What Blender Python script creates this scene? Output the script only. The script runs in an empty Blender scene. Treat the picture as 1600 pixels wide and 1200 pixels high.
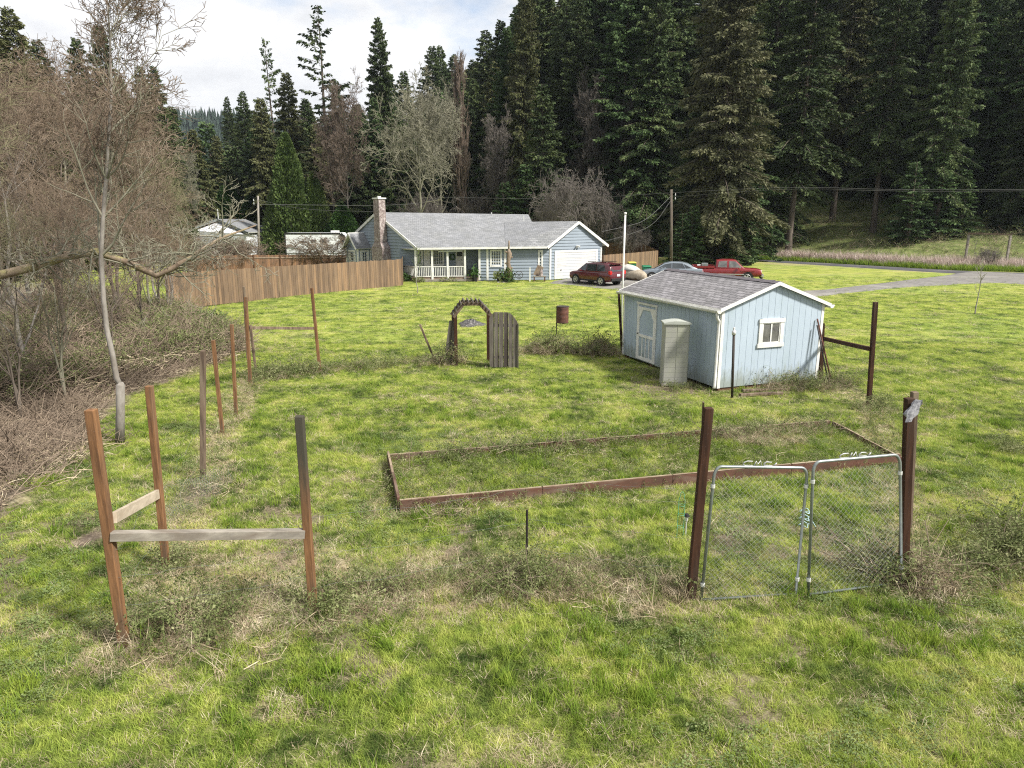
import bpy, math, random
import numpy as np
from mathutils import Vector, Matrix
random.seed(7); RNG = np.random.default_rng(11)
R = math.radians
# ---------------------------------------------------------------- camera model of the photograph
FP = 1080.0; PITCH = math.atan((600-345)/FP); CH = 4.5
def at(px, py, d):
    """world point seen at a pixel of the photo, d metres away along the view's ground direction"""
    a = (px-800)/FP; b = -(py-600)/FP
    rx, ry, rz = a, math.cos(PITCH)+b*math.sin(PITCH), -math.sin(PITCH)+b*math.cos(PITCH)
    t = d/ry
    return Vector((rx*t, d, CH+rz*t))
def G(px, py, z=0.0):
    a = (px-800)/FP; b = -(py-600)/FP
    rx, ry, rz = a, math.cos(PITCH)+b*math.sin(PITCH), -math.sin(PITCH)+b*math.cos(PITCH)
    t = (z-CH)/rz
    return Vector((rx*t, ry*t, z))
def proj(v):
    x, y, z = v[0], v[1], v[2]-CH
    dd = y*math.cos(PITCH)-z*math.sin(PITCH)
    return (800+FP*x/dd, 600-FP*(y*math.sin(PITCH)+z*math.cos(PITCH))/dd)

scene = bpy.context.scene
COL = scene.collection
# ---------------------------------------------------------------- noise
def vnoise(x, y, seed=0):
    x = np.asarray(x, float); y = np.asarray(y, float)
    xi = np.floor(x).astype(np.int64); yi = np.floor(y).astype(np.int64)
    xf = x-xi; yf = y-yi
    u = xf*xf*(3-2*xf); w = yf*yf*(3-2*yf)
    def h(a, b):
        n = (a*374761393 + b*668265263 + seed*1274126177) & 0xffffffff
        n = ((n ^ (n >> 13))*1274126177) & 0xffffffff
        return ((n ^ (n >> 16)) & 0xffff)/65535.0
    return (h(xi, yi)*(1-u)+h(xi+1, yi)*u)*(1-w)+(h(xi, yi+1)*(1-u)+h(xi+1, yi+1)*u)*w
def fbm(x, y, seed=0, o=4):
    s = 0; a = .5; t = 0
    for i in range(o):
        s = s+a*vnoise(np.asarray(x)*2**i, np.asarray(y)*2**i, seed+i); t += a; a *= .55
    return s/t
def sstep(a, b, x):
    t = np.clip((np.asarray(x, float)-a)/(b-a), 0, 1)
    return t*t*(3-2*t)
def roadline(x):
    return np.interp(x, [-60, -20, 0, 18, 28, 34, 41, 60, 120], [118, 108, 101, 92, 82, 74, 62, 52, 40])
def tz(x, y):
    x = np.asarray(x, float); y = np.asarray(y, float)
    s = y-roadline(x)
    hf = sstep(-75, -12, x)
    z = hf*(np.maximum(s-7, 0)*.15+np.maximum(s-45, 0)*.22)
    z = np.minimum(z, 75)
    z = z+sstep(120, 330, y)*sstep(-60, -160, x)*22
    # distant ridge on the left
    ridge = np.exp(-((y-640)/120)**2)*(80-np.abs(x+330)*.09+6*np.sin(x*.02))*sstep(150, -120, x)
    z = np.maximum(z, ridge)
    z = z-sstep(-9, -22, x)*sstep(12, 20, y)*sstep(46, 34, y)*.25
    z = z+(fbm(x*.5, y*.5, 3, 3)-.5)*.06*sstep(70, 40, y)+(fbm(x*.12, y*.12, 5, 3)-.5)*1.2*sstep(8, 30, s)*hf
    return z
def T(x, y): return float(tz(x, y))
# ---------------------------------------------------------------- materials
MAT = {}
def nodes(name):
    m = bpy.data.materials.new(name); m.use_nodes = True
    nt = m.node_tree; b = nt.nodes['Principled BSDF']
    return m, nt, b
def N(nt, typ, **kw):
    n = nt.nodes.new(typ)
    for k, v in kw.items():
        if k in n.inputs: n.inputs[k].default_value = v
        else: setattr(n, k, v)
    return n
def ramp(nt, fac, stops, interp='LINEAR'):
    r = nt.nodes.new('ShaderNodeValToRGB'); r.color_ramp.interpolation = interp
    el = r.color_ramp.elements
    while len(el) < len(stops): el.new(.5)
    for e, (p, c) in zip(el, stops):
        e.position = p; e.color = (*c, 1) if len(c) == 3 else c
    nt.links.new(fac, r.inputs[0]); return r.outputs[0]
def mixc(nt, fac, a, b, mode='MIX'):
    m = nt.nodes.new('ShaderNodeMix'); m.data_type = 'RGBA'; m.blend_type = mode
    for inp, v in ((m.inputs[0], fac), (m.inputs[6], a), (m.inputs[7], b)):
        if isinstance(v, bpy.types.NodeSocket): nt.links.new(v, inp)
        elif isinstance(v, (int, float)): inp.default_value = v
        else: inp.default_value = (*v, 1)
    return m.outputs[2]
def pos(nt, scale=(1, 1, 1), obj=False, rot=(0, 0, 0)):
    if obj: o = nt.nodes.new('ShaderNodeTexCoord').outputs['Object']
    else: o = nt.nodes.new('ShaderNodeNewGeometry').outputs['Position']
    mp = nt.nodes.new('ShaderNodeMapping'); mp.inputs['Scale'].default_value = scale; mp.inputs['Rotation'].default_value = rot
    nt.links.new(o, mp.inputs[0]); return mp.outputs[0]
def noise(nt, vec, scale, detail=4, rough=.6):
    n = N(nt, 'ShaderNodeTexNoise', Scale=scale, Detail=detail, Roughness=rough)
    nt.links.new(vec, n.inputs['Vector']); return n.outputs[0]
def bump(nt, b, h, strength, dist=.02):
    n = N(nt, 'ShaderNodeBump', Strength=strength, Distance=dist)
    nt.links.new(h, n.inputs['Height']); nt.links.new(n.outputs[0], b.inputs['Normal'])
def mat(name, c1, c2=None, scale=3, rough=.75, stretch=(1, 1, 1), bmp=0., bdist=.01, spec=.3, metal=0, lo=.35, hi=.65, obj=True, rnd=0., coat=0, rot=(0, 0, 0), c3=None, s3=.6):
    if name in MAT: return MAT[name]
    m, nt, b = nodes(name); c2 = c2 or tuple(v*.8 for v in c1)
    v = pos(nt, stretch, obj, rot); n = noise(nt, v, scale, 6, .65)
    c = ramp(nt, n, [(lo, c1), (hi, c2)])
    if c3:
        n3 = noise(nt, v, s3, 5, .6)
        c = mixc(nt, ramp(nt, n3, [(.5, (0, 0, 0)), (.68, (1, 1, 1))]), c, c3)
    if rnd:
        oi = nt.nodes.new('ShaderNodeObjectInfo')
        c = mixc(nt, 1.0, c, ramp(nt, oi.outputs['Random'], [(0, (1-rnd,)*3), (1, (1+rnd,)*3)]), 'MULTIPLY')
    nt.links.new(c, b.inputs['Base Color'])
    b.inputs['Roughness'].default_value = rough; b.inputs['Specular IOR Level'].default_value = spec
    b.inputs['Metallic'].default_value = metal; b.inputs['Coat Weight'].default_value = coat
    if bmp: bump(nt, b, n, bmp, bdist)
    MAT[name] = m; return m
def leafmat(name, cols, scale=.6, trans=.35, rough=.7, fine=9., rnd=.0, spec=.15):
    m, nt, b = nodes(name)
    v = pos(nt); n = noise(nt, v, scale, 5, .65); n2 = noise(nt, v, fine, 2, .5)
    a = nt.nodes.new('ShaderNodeMath'); a.operation = 'MULTIPLY_ADD'; a.inputs[1].default_value = .45
    nt.links.new(n2, a.inputs[0]); 
    s = nt.nodes.new('ShaderNodeMath'); s.operation = 'SUBTRACT'; s.inputs[1].default_value = .225
    nt.links.new(n, s.inputs[0]); nt.links.new(s.outputs[0], a.inputs[2])
    st = [(.3+.4*i/(len(cols)-1), c) for i, c in enumerate(cols)]
    c = ramp(nt, a.outputs[0], st)
    if rnd:
        oi = nt.nodes.new('ShaderNodeObjectInfo')
        c = mixc(nt, 1.0, c, ramp(nt, oi.outputs['Random'], [(0, (1-rnd,)*3), (1, (1+rnd,)*3)]), 'MULTIPLY')
    nt.links.new(c, b.inputs['Base Color']); b.inputs['Roughness'].default_value = rough
    b.inputs['Specular IOR Level'].default_value = spec
    if trans:
        t = nt.nodes.new('ShaderNodeBsdfTranslucent'); nt.links.new(c, t.inputs[0])
        mx = nt.nodes.new('ShaderNodeMixShader'); mx.inputs[0].default_value = trans
        nt.links.new(b.outputs[0], mx.inputs[1]); nt.links.new(t.outputs[0], mx.inputs[2])
        nt.links.new(mx.outputs[0], nt.nodes['Material Output'].inputs[0])
    MAT[name] = m; return m
# grass
GR = [(.05, .085, .02), (.125, .18, .04), (.265, .345, .062), (.405, .465, .10), (.52, .50, .19)]
leafmat('blade', GR, .9, .4, fine=6)
leafmat('blade_tall', [(.08, .15, .02), (.18, .27, .035), (.31, .37, .06)], 2, .4)
leafmat('straw', [(.20, .155, .10), (.42, .345, .23), (.66, .58, .44)], 3, .25, fine=22)
leafmat('bramble_leaf', [(.07, .095, .03), (.16, .19, .07), (.32, .32, .17)], 3, .3, fine=18)
leafmat('clover', [(.08, .12, .04), (.15, .20, .07), (.24, .28, .12)], 2, .3)
leafmat('fir_dark', [(.02, .034, .014), (.054, .08, .030), (.125, .155, .062)], .35, .12, rnd=.3, fine=3)
leafmat('fir_green', [(.022, .042, .016), (.055, .095, .034), (.11, .16, .06)], .35, .15, rnd=.2, fine=3)
leafmat('fir_olive', [(.035, .042, .018), (.085, .095, .038), (.16, .165, .075)], .35, .15, rnd=.2, fine=3)
leafmat('fir_brown', [(.035, .040, .022), (.09, .095, .048), (.18, .175, .10)], .3, .15, rnd=.15, fine=3)
leafmat('arbor', [(.03, .052, .016), (.075, .115, .032), (.14, .18, .06)], .7, .15, fine=5)
leafmat('laurel', [(.015, .035, .012), (.04, .085, .02), (.07, .13, .035)], .7, .15, fine=5)
leafmat('far_fir', [(.02, .035, .028), (.045, .066, .05)], .05, 0, fine=.3)  # blue tint in the colour stands in for distance haze
mat('twig_warm', (.12, .085, .058), (.235, .18, .13), 1.2, .9, rnd=.15)
mat('twig_moss', (.13, .125, .07), (.24, .22, .13), 1.5, .9, rnd=.2)
mat('twig_brown', (.085, .06, .042), (.235, .185, .138), 1.2, .9, rnd=.15)
mat('twig_pale', (.25, .235, .18), (.15, .15, .10), 1.5, .9, rnd=.15)
mat('twig_bronze', (.12, .092, .072), (.19, .145, .115), 1.5, .9, rnd=.2)
mat('twig_grey', (.17, .15, .135), (.10, .088, .078), 1.5, .9, rnd=.2)
mat('twig_dim', (.12, .105, .09), (.075, .065, .055), 1.5, .9, rnd=.2)
mat('bark', (.07, .055, .042), (.13, .11, .09), 6, .95, (1, 1, .25), .6, .04)
mat('bark_pale', (.27, .25, .225), (.16, .145, .125), 8, .9, (1, 1, .4), .5, .01, c3=(.16, .14, .12), s3=4)
mat('moss_bark', (.14, .10, .07), (.26, .21, .15), 5, .95, bmp=.6, bdist=.02, c3=(.18, .17, .06), s3=3)
# timber
def timber(name, c1, c2, c3): return mat(name, c1, c2, 16, .9, (1, 1, .10), .7, .008, c3=c3, s3=5, lo=.38, hi=.6, spec=.15)
timber('post_orange', (.22, .115, .055), (.10, .053, .028), (.13, .095, .065))
timber('post_red', (.062, .030, .018), (.030, .016, .011), (.055, .038, .028))
timber('post_grey', (.17, .125, .09), (.09, .065, .048), (.22, .18, .13))
_m = mat('post_weathered', (.21, .11, .052), (.10, .053, .028), 16, .9, (1, 1, .10), .7, .008, c3=(.12, .085, .06), s3=5, lo=.38, hi=.6, spec=.15)
_nt = _m.node_tree; _b = _nt.nodes['Principled BSDF']; _s = _b.inputs['Base Color'].links[0].from_socket; _x = _nt.nodes.new('ShaderNodeSeparateXYZ'); _nt.links.new(pos(_nt, (1, 1, 1), True), _x.inputs[0])
_a = _nt.nodes.new('ShaderNodeMath'); _a.operation = 'MULTIPLY_ADD'; _a.inputs[1].default_value = 1.2; _nt.links.new(noise(_nt, pos(_nt, (6, 6, 1), True), 3, 4), _a.inputs[0]); _nt.links.new(_x.outputs[2], _a.inputs[2])
_r = _nt.nodes.new('ShaderNodeMapRange'); _r.inputs[1].default_value = 1.75; _r.inputs[2].default_value = 2.6; _nt.links.new(_a.outputs[0], _r.inputs[0])
_nt.links.new(mixc(_nt, _r.outputs[0], _s, (.055, .05, .038)), _b.inputs['Base Color'])
mat('rail_grey', (.29, .265, .225), (.15, .135, .115), 9, .9, (.2, 1, 1), .4, .005, c3=(.15, .125, .10), s3=5, obj=False)
mat('rail_pale', (.48, .41, .32), (.30, .25, .19), 9, .9, (1, .2, 1), .4, .005, c3=(.30, .24, .17), s3=5, obj=False)
mat('gate_wood', (.155, .14, .12), (.07, .06, .05), 12, .9, (1, 1, .1), .5, .006, c3=(.05, .04, .035), s3=3)
mat('bed_board', (.12, .056, .038), (.07, .04, .028), 6, .85, (.3, .3, 1), .4, .006, c3=(.17, .13, .10), s3=2.5)
mat('bed_cap', (.33, .27, .19), (.16, .11, .075), 8, .85, (.3, .3, 1), .3, .004)
def splash():
    m = MAT['siding_shed']; nt = m.node_tree; b = nt.nodes['Principled BSDF']; src = b.inputs['Base Color'].links[0].from_socket
    sep = nt.nodes.new('ShaderNodeSeparateXYZ'); nt.links.new(pos(nt, (1, 1, 1), True), sep.inputs[0]); n = noise(nt, pos(nt, (3, 3, 1.2), True), 2.2, 6, .7)
    a = nt.nodes.new('ShaderNodeMath'); a.operation = 'MULTIPLY_ADD'; a.inputs[1].default_value = 1.5; nt.links.new(n, a.inputs[0]); nt.links.new(sep.outputs[2], a.inputs[2])
    f = ramp(nt, a.outputs[0], [(.0, (.75, .75, .75)), (1.0, (0, 0, 0))]); f.node.color_ramp.elements[0].position = .72; f.node.color_ramp.elements[1].position = 1.0
    a2 = nt.nodes.new('ShaderNodeMath'); a2.operation = 'MULTIPLY'; a2.inputs[1].default_value = .75; nt.links.new(a.outputs[0], a2.inputs[0]); nt.links.new(a2.outputs[0], f.node.inputs[0])
    nt.links.new(mixc(nt, f, src, (.20, .225, .19)), b.inputs['Base Color'])
def fencemat(name, c1, c2):
    m, nt, b = nodes(name)
    uvn = nt.nodes.new('ShaderNodeUVMap'); sx = nt.nodes.new('ShaderNodeSeparateXYZ'); nt.links.new(uvn.outputs[0], sx.inputs[0])
    d = N(nt, 'ShaderNodeMath', operation='FLOOR'); nt.links.new(sx.outputs[0], d.inputs[0])
    wn = nt.nodes.new('ShaderNodeTexWhiteNoise'); wn.noise_dimensions = '1D'; nt.links.new(d.outputs[0], wn.inputs['W'])
    n = noise(nt, pos(nt, (1, 1, .15)), 5, 5)
    c = ramp(nt, n, [(.3, c1), (.7, c2)])
    c = mixc(nt, 1, c, ramp(nt, wn.outputs[0], [(0, (.68, .66, .66)), (.6, (1, 1, 1)), (1, (1.3, 1.22, 1.1))]), 'MULTIPLY')
    nt.links.new(c, b.inputs['Base Color']); b.inputs['Roughness'].default_value = .85
    MAT[name] = m
fencemat('cedar', (.215, .142, .085), (.12, .082, .053)); fencemat('cedar_dark', (.19, .105, .055), (.11, .065, .038))
# building
mat('white_trim', (.68, .68, .655), (.52, .52, .49), 3, .55, bmp=.05)
mat('white_door', (.54, .535, .53), (.48, .475, .47), 1, .5)
mat('siding', (.225, .265, .31), (.195, .232, .272), 1.2, .65)
mat('siding_shed', (.365, .435, .505), (.32, .385, .45), 1.5, .7, (1, 1, .35), c3=(.30, .37, .40), s3=1.6)
mat('shed_back', (.25, .30, .34), None, 2, .8)
mat('glass', (.02, .025, .03), (.05, .06, .065), .8, .06, spec=.8)
mat('glass_pale', (.16, .16, .155), (.07, .07, .07), 3, .08, spec=.8)
mat('curtain', (.62, .61, .58), None, 3, .9)
mat('stone', (.30, .25, .235), (.11, .08, .075), 9, .9, bmp=.8, bdist=.04, c3=(.42, .38, .36), s3=5)
mat('concrete', (.46, .45, .43), (.36, .35, .33), 4, .9)
mat('dark', (.02, .02, .02), None, 3, .8); mat('black_iron', (.025, .022, .02), (.05, .04, .035), 8, .6)
mat('rubber', (.02, .02, .02), None, 3, .85); mat('alloy', (.55, .55, .56), (.4, .4, .4), 3, .35, metal=.6)
mat('galv', (.27, .30, .29), (.20, .22, .22), 20, .4, metal=.55); mat('wire_dark', (.10, .10, .10), None, 3, .7); mat('galv_mesh', (.42, .43, .42), (.3, .31, .3), 20, .5, metal=.3); mat('galv_light', (.62, .63, .62), (.5, .51, .5), 20, .45, metal=.3)
mat('rust', (.14, .058, .038), (.06, .032, .026), 8, .8, bmp=.2)
mat('green_plastic', (.01, .13, .06), (.02, .16, .08), 3, .45); mat('green_wire', (.10, .32, .20), None, 3, .5)
mat('cabinet', (.31, .31, .28), (.26, .262, .235), 1.5, .55, c3=(.32, .33, .26), s3=1.5)
mat('cabinet_lid', (.38, .40, .36), None, 2, .5)
mat('tarp', (.36, .31, .24), (.23, .19, .14), 3, .8, bmp=.8, bdist=.05); mat('tarp_white', (.52, .51, .48), (.38, .37, .34), 3, .6, bmp=.6, bdist=.05)
mat('brown_dark', (.11, .06, .035), None, 4, .8)
mat('stump_brown', (.15, .11, .08), (.24, .19, .14), 6, .9)
mat('paint_maroon', (.085, .008, .014), (.07, .006, .011), 2, .3, coat=.8); mat('paint_red', (.19, .014, .018), (.16, .012, .015), 2, .35, coat=.6)
mat('paint_silver', (.20, .235, .27), (.18, .21, .24), 2, .35, metal=.3, coat=.6)
mat('lamp_red', (.5, .02, .02), None, 3, .25); mat('lamp_clear', (.75, .68, .55), None, 3, .2)
mat('chrome', (.6, .6, .62), None, 3, .2, metal=.8); mat('rv_white', (.68, .70, .73), (.60, .62, .65), 1, .4)
mat('char', (.03, .03, .032), (.085, .08, .08), 14, .9, bmp=.6, bdist=.04, c3=(.25, .24, .23), s3=9)
mat('yellow_plastic', (.6, .5, .08), None, 3, .5); mat('terracotta', (.12, .05, .04), None, 3, .8)
def shingle(name, c1, c2, c3, bw=.32, rh=.14, ox=0):
    m, nt, b = nodes(name)
    uvn = nt.nodes.new('ShaderNodeUVMap')
    bt = N(nt, 'ShaderNodeTexBrick', Scale=1.0, **{'Mortar Size': .012, 'Brick Width': bw, 'Row Height': rh, 'Bias': -.1})
    bt.inputs['Color1'].default_value = (*c1, 1); bt.inputs['Color2'].default_value = (*c2, 1); bt.inputs['Mortar'].default_value = (*c3, 1)
    nt.links.new(uvn.outputs[0], bt.inputs['Vector'])
    n = noise(nt, uvn.outputs[0], 14, 5); n2 = noise(nt, uvn.outputs[0], .7, 4)
    c = mixc(nt, 1, bt.outputs[0], ramp(nt, n, [(.35, (.72, .72, .72)), (.65, (1.25, 1.25, 1.25))]), 'MULTIPLY')
    c = mixc(nt, 1, c, ramp(nt, n2, [(.35, (.9, .9, .88)), (.65, (1.07, 1.07, 1.09))]), 'MULTIPLY')
    nt.links.new(c, b.inputs['Base Color']); b.inputs['Roughness'].default_value = .9
    bump(nt, b, bt.outputs[1], -.6, .015); MAT[name] = m
shingle('shingle_shed', (.15, .145, .15), (.245, .235, .245), (.055, .053, .057))
shingle('shingle_house', (.165, .172, .182), (.245, .25, .26), (.09, .092, .096))
# ---------------------------------------------------------------- object helpers
def link(o): COL.objects.link(o); return o
def tag(o, label=None, cat=None, group=None, kind=None):
    if label: o['label'] = label
    if cat: o['category'] = cat
    if group: o['group'] = group
    if kind: o['kind'] = kind
    return o
def empty(name, loc, label, cat, group=None, rz=0):
    o = bpy.data.objects.new(name, None); o.empty_display_size = .1
    o.location = loc; o.rotation_euler = (0, 0, rz); link(o); tag(o, label, cat, group)
    o['_m'] = 1; del o['_m']
    return o
class MB:
    def __init__(s): s.v = []; s.f = []; s.uv = {}; s.mi = []
    def quad(s, *p, mi=0):
        n = len(s.v); s.v += [tuple(q) for q in p]; s.f.append(tuple(range(n, n+len(p)))); s.mi.append(mi); return s
    def hexa(s, b, t, mi=0):
        """b, t: four points each, counter-clockwise seen from above"""
        n = len(s.v); s.v += [tuple(q) for q in b]+[tuple(q) for q in t]; k = len(b)
        s.f.append(tuple(reversed(range(n, n+k)))); s.f.append(tuple(range(n+k, n+2*k)))
        for i in range(k): j = (i+1) % k; s.f.append((n+i, n+j, n+k+j, n+k+i))
        s.mi += [mi]*(k+2); return s
    def box(s, c, size, M=None, mi=0):
        x, y, z = [q/2 for q in size]; c = Vector(c)
        P = [(-x, -y, -z), (x, -y, -z), (x, y, -z), (-x, y, -z), (-x, -y, z), (x, -y, z), (x, y, z), (-x, y, z)]
        P = [(c+(M @ Vector(p) if M else Vector(p))) for p in P]
        return s.hexa(P[:4], P[4:], mi)
    def beam(s, a, b, w, h, up=(0, 0, 1), mi=0):
        a = Vector(a); b = Vector(b); d = (b-a).normalized(); u = Vector(up)
        sd = d.cross(u)
        if sd.length < 1e-4: sd = d.cross(Vector((1, 0, 0)))
        sd.normalize(); u = sd.cross(d)
        sd *= w/2; u *= h/2
        return s.hexa([a-sd-u, a+sd-u, b+sd-u, b-sd-u], [a-sd+u, a+sd+u, b+sd+u, b-sd+u], mi)
    def tube(s, pts, r, n=8, caps=True, mi=0):
        pts = [Vector(p) for p in pts]; k = len(pts)
        rr = r if isinstance(r, (list, tuple)) else [r]*k
        base = len(s.v); prev = None
        for i, p in enumerate(pts):
            d = (pts[min(i+1, k-1)]-pts[max(i-1, 0)])
            d = d.normalized() if d.length > 1e-9 else Vector((0, 0, 1))
            if prev is None: a = d.orthogonal().normalized()
            else: a = (prev-d*prev.dot(d)); a = a.normalized() if a.length > 1e-6 else d.orthogonal().normalized()
            prev = a; b = d.cross(a)
            for j in range(n):
                t = 2*math.pi*j/n; q = p+(a*math.cos(t)+b*math.sin(t))*rr[i]; s.v.append(tuple(q))
        for i in range(k-1):
            for j in range(n):
                j2 = (j+1) % n
                s.f.append((base+i*n+j, base+i*n+j2, base+(i+1)*n+j2, base+(i+1)*n+j)); s.mi.append(mi)
        if caps:
            s.f.append(tuple(reversed(range(base, base+n)))); s.f.append(tuple(range(base+(k-1)*n, base+k*n))); s.mi += [mi]*2
        return s
    def build(s, name, m, parent=None, smooth=False, bevel=0):
        me = bpy.data.meshes.new(name); me.from_pydata(s.v, [], s.f)
        for mm in (m if isinstance(m, (list, tuple)) else [m]): me.materials.append(MAT[mm] if isinstance(mm, str) else mm)
        if any(s.mi): me.polygons.foreach_set('material_index', s.mi)
        if smooth: me.polygons.foreach_set('use_smooth', [True]*len(me.polygons))
        me.update(); o = bpy.data.objects.new(name, me); link(o)
        if parent is not None:
            o.parent = parent; o.matrix_parent_inverse = Matrix.Identity(4)
        if bevel:
            b = o.modifiers.new('b', 'BEVEL'); b.width = bevel; b.segments = 2; b.limit_method = 'ANGLE'
        return o
def npmesh(name, V, F, m, parent=None, quads=True, smooth=False):
    """V (n,3), F (m,k) arrays"""
    me = bpy.data.meshes.new(name); V = np.ascontiguousarray(V, np.float32); F = np.ascontiguousarray(F, np.int32); k = F.shape[1]
    me.vertices.add(len(V)); me.vertices.foreach_set('co', V.ravel())
    me.loops.add(F.size); me.loops.foreach_set('vertex_index', F.ravel())
    me.polygons.add(len(F)); me.polygons.foreach_set('loop_start', np.arange(len(F), dtype=np.int32)*k)
    me.polygons.foreach_set('loop_total', np.full(len(F), k, np.int32))
    if smooth: me.polygons.foreach_set('use_smooth', np.ones(len(F), bool))
    me.materials.append(MAT[m] if isinstance(m, str) else m); me.update(calc_edges=True); me.validate()
    return me
def meshobj(name, me, parent=None, mname=None):
    o = bpy.data.objects.new(name, me); link(o)
    if parent is not None: o.parent = parent
    if mname: o.material_slots[0].link = 'OBJECT'; o.material_slots[0].material = MAT[mname]
    return o
def segmesh(name, S, m, sides=3):
    """S: rows p0(3) p1(3) r0 r1 -> prisms"""
    S = np.asarray(S, float); a = S[:, :3]; b = S[:, 3:6]; d = b-a; d /= np.maximum(np.linalg.norm(d, axis=1, keepdims=True), 1e-9)
    h = np.where(np.abs(d[:, 2:3]) < .9, np.array([[0, 0, 1.]]), np.array([[1., 0, 0]]))
    u = np.cross(d, h); u /= np.linalg.norm(u, axis=1, keepdims=True); w = np.cross(d, u)
    V = []
    for p, r in ((a, S[:, 6:7]), (b, S[:, 7:8])):
        for j in range(sides):
            t = 2*math.pi*j/sides; V.append(p+(u*math.cos(t)+w*math.sin(t))*r)
    V = np.stack(V, 1).reshape(-1, 3); n = len(S); base = (np.arange(n)*2*sides)[:, None]
    F = np.concatenate([base+np.array([[j, (j+1) % sides, sides+(j+1) % sides, sides+j]]) for j in range(sides)], 0)
    return npmesh(name, V, F, m)
# ---------------------------------------------------------------- plants: prototypes
def grow(rng, trunk, levels, kids, ratio, spread, trop, rad, wig=.12, start=.3, taper=.35, minr=.004):
    """recursive bare branching; trunk = list of points; returns rows split by level"""
    out = [[] for _ in range(levels+1)]
    def seg(lv, p, q, r0, r1): out[lv].append((p[0], p[1], p[2], q[0], q[1], q[2], r0, r1))
    def branch(p, d, L, r, lv):
        n = max(3, int(6-lv)); st = L/n; nodes_ = []
        for i in range(n):
            d = d+np.array([rng.normal(0, wig), rng.normal(0, wig), rng.normal(0, wig)+trop[lv]]); d /= np.linalg.norm(d)
            q = p+d*st; r1 = max(r*(1-(i+1)/n*(1-taper)), minr)
            seg(lv, p, q, max(r*(1-i/n*(1-taper)), minr), r1); p = q; nodes_.append((p.copy(), d.copy(), (i+1)/n, r1))
        if lv < levels: spawn(nodes_, L, lv)
    def spawn(nd, L, lv):
        k = kids[lv]; lo = start if lv == 0 else .15
        for _ in range(k):
            t = lo+(1-lo)*rng.random()**(.8); i = min(len(nd)-1, int(t*len(nd))); p, d, tt, r = nd[i]
            az = rng.random()*2*math.pi; ang = R(spread[lv])*rng.uniform(.7, 1.25)
            h = np.array([0, 0, 1.]) if abs(d[2]) < .9 else np.array([1., 0, 0])
            u = np.cross(d, h); u /= np.linalg.norm(u); w = np.cross(d, u)
            nd_ = d*math.cos(ang)+(u*math.cos(az)+w*math.sin(az))*math.sin(ang)
            branch(p, nd_, L*ratio[lv]*rng.uniform(.6, 1.15)*(1-.45*tt if lv == 0 else 1), max(r*.55, minr), lv+1)
    tr = [np.array(p, float) for p in trunk]; n = len(tr)-1; L = sum(np.linalg.norm(tr[i+1]-tr[i]) for i in range(n)); nd = []
    for i in range(n):
        r0 = max(rad*(1-i/n*.92), minr); r1 = max(rad*(1-(i+1)/n*.92), minr); seg(0, tr[i], tr[i+1], r0, r1)
        d = tr[i+1]-tr[i]; nd.append((tr[i+1], d/np.linalg.norm(d), (i+1)/n, r1))
    spawn(nd, L, 0)
    return out
def trunkpath(rng, H, wob=.25, n=12, lean=(0, 0)):
    pts = []; x = y = 0
    for i in range(n+1):
        pts.append((x+lean[0]*i/n, y+lean[1]*i/n, H*i/n)); x += rng.normal(0, wob*.35); y += rng.normal(0, wob*.35)
    return pts
def bareproto(seed, H, kids, ratio, spread, trop, rad, wood, twig, levels=4, wob=.3, start=.25, wig=.13, stems=1, fan=0, minr=.006, path=None):
    rng = np.random.default_rng(seed); A = []; B = []
    for s in range(stems):
        az = 2*math.pi*s/stems+rng.random(); f = fan*rng.uniform(.5, 1.2)
        tp = path or trunkpath(rng, H*rng.uniform(.8, 1) if stems > 1 else H, wob, 12, (math.cos(az)*f, math.sin(az)*f))
        if fan and not path: tp = [(tp[i][0]*math.sin(i/12*math.pi/2*1.2), tp[i][1]*math.sin(i/12*math.pi/2*1.2), H*math.sin(i/12*1.45)) for i in range(13)]
        o = grow(rng, tp, levels, kids, ratio, spread, trop, rad, wig, start, minr=minr)
        A += o[0]+o[1]
        for q in o[2:]: B += q
    return (segmesh('trunk', A, wood, 5), segmesh('crown', B, twig, 3))
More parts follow.
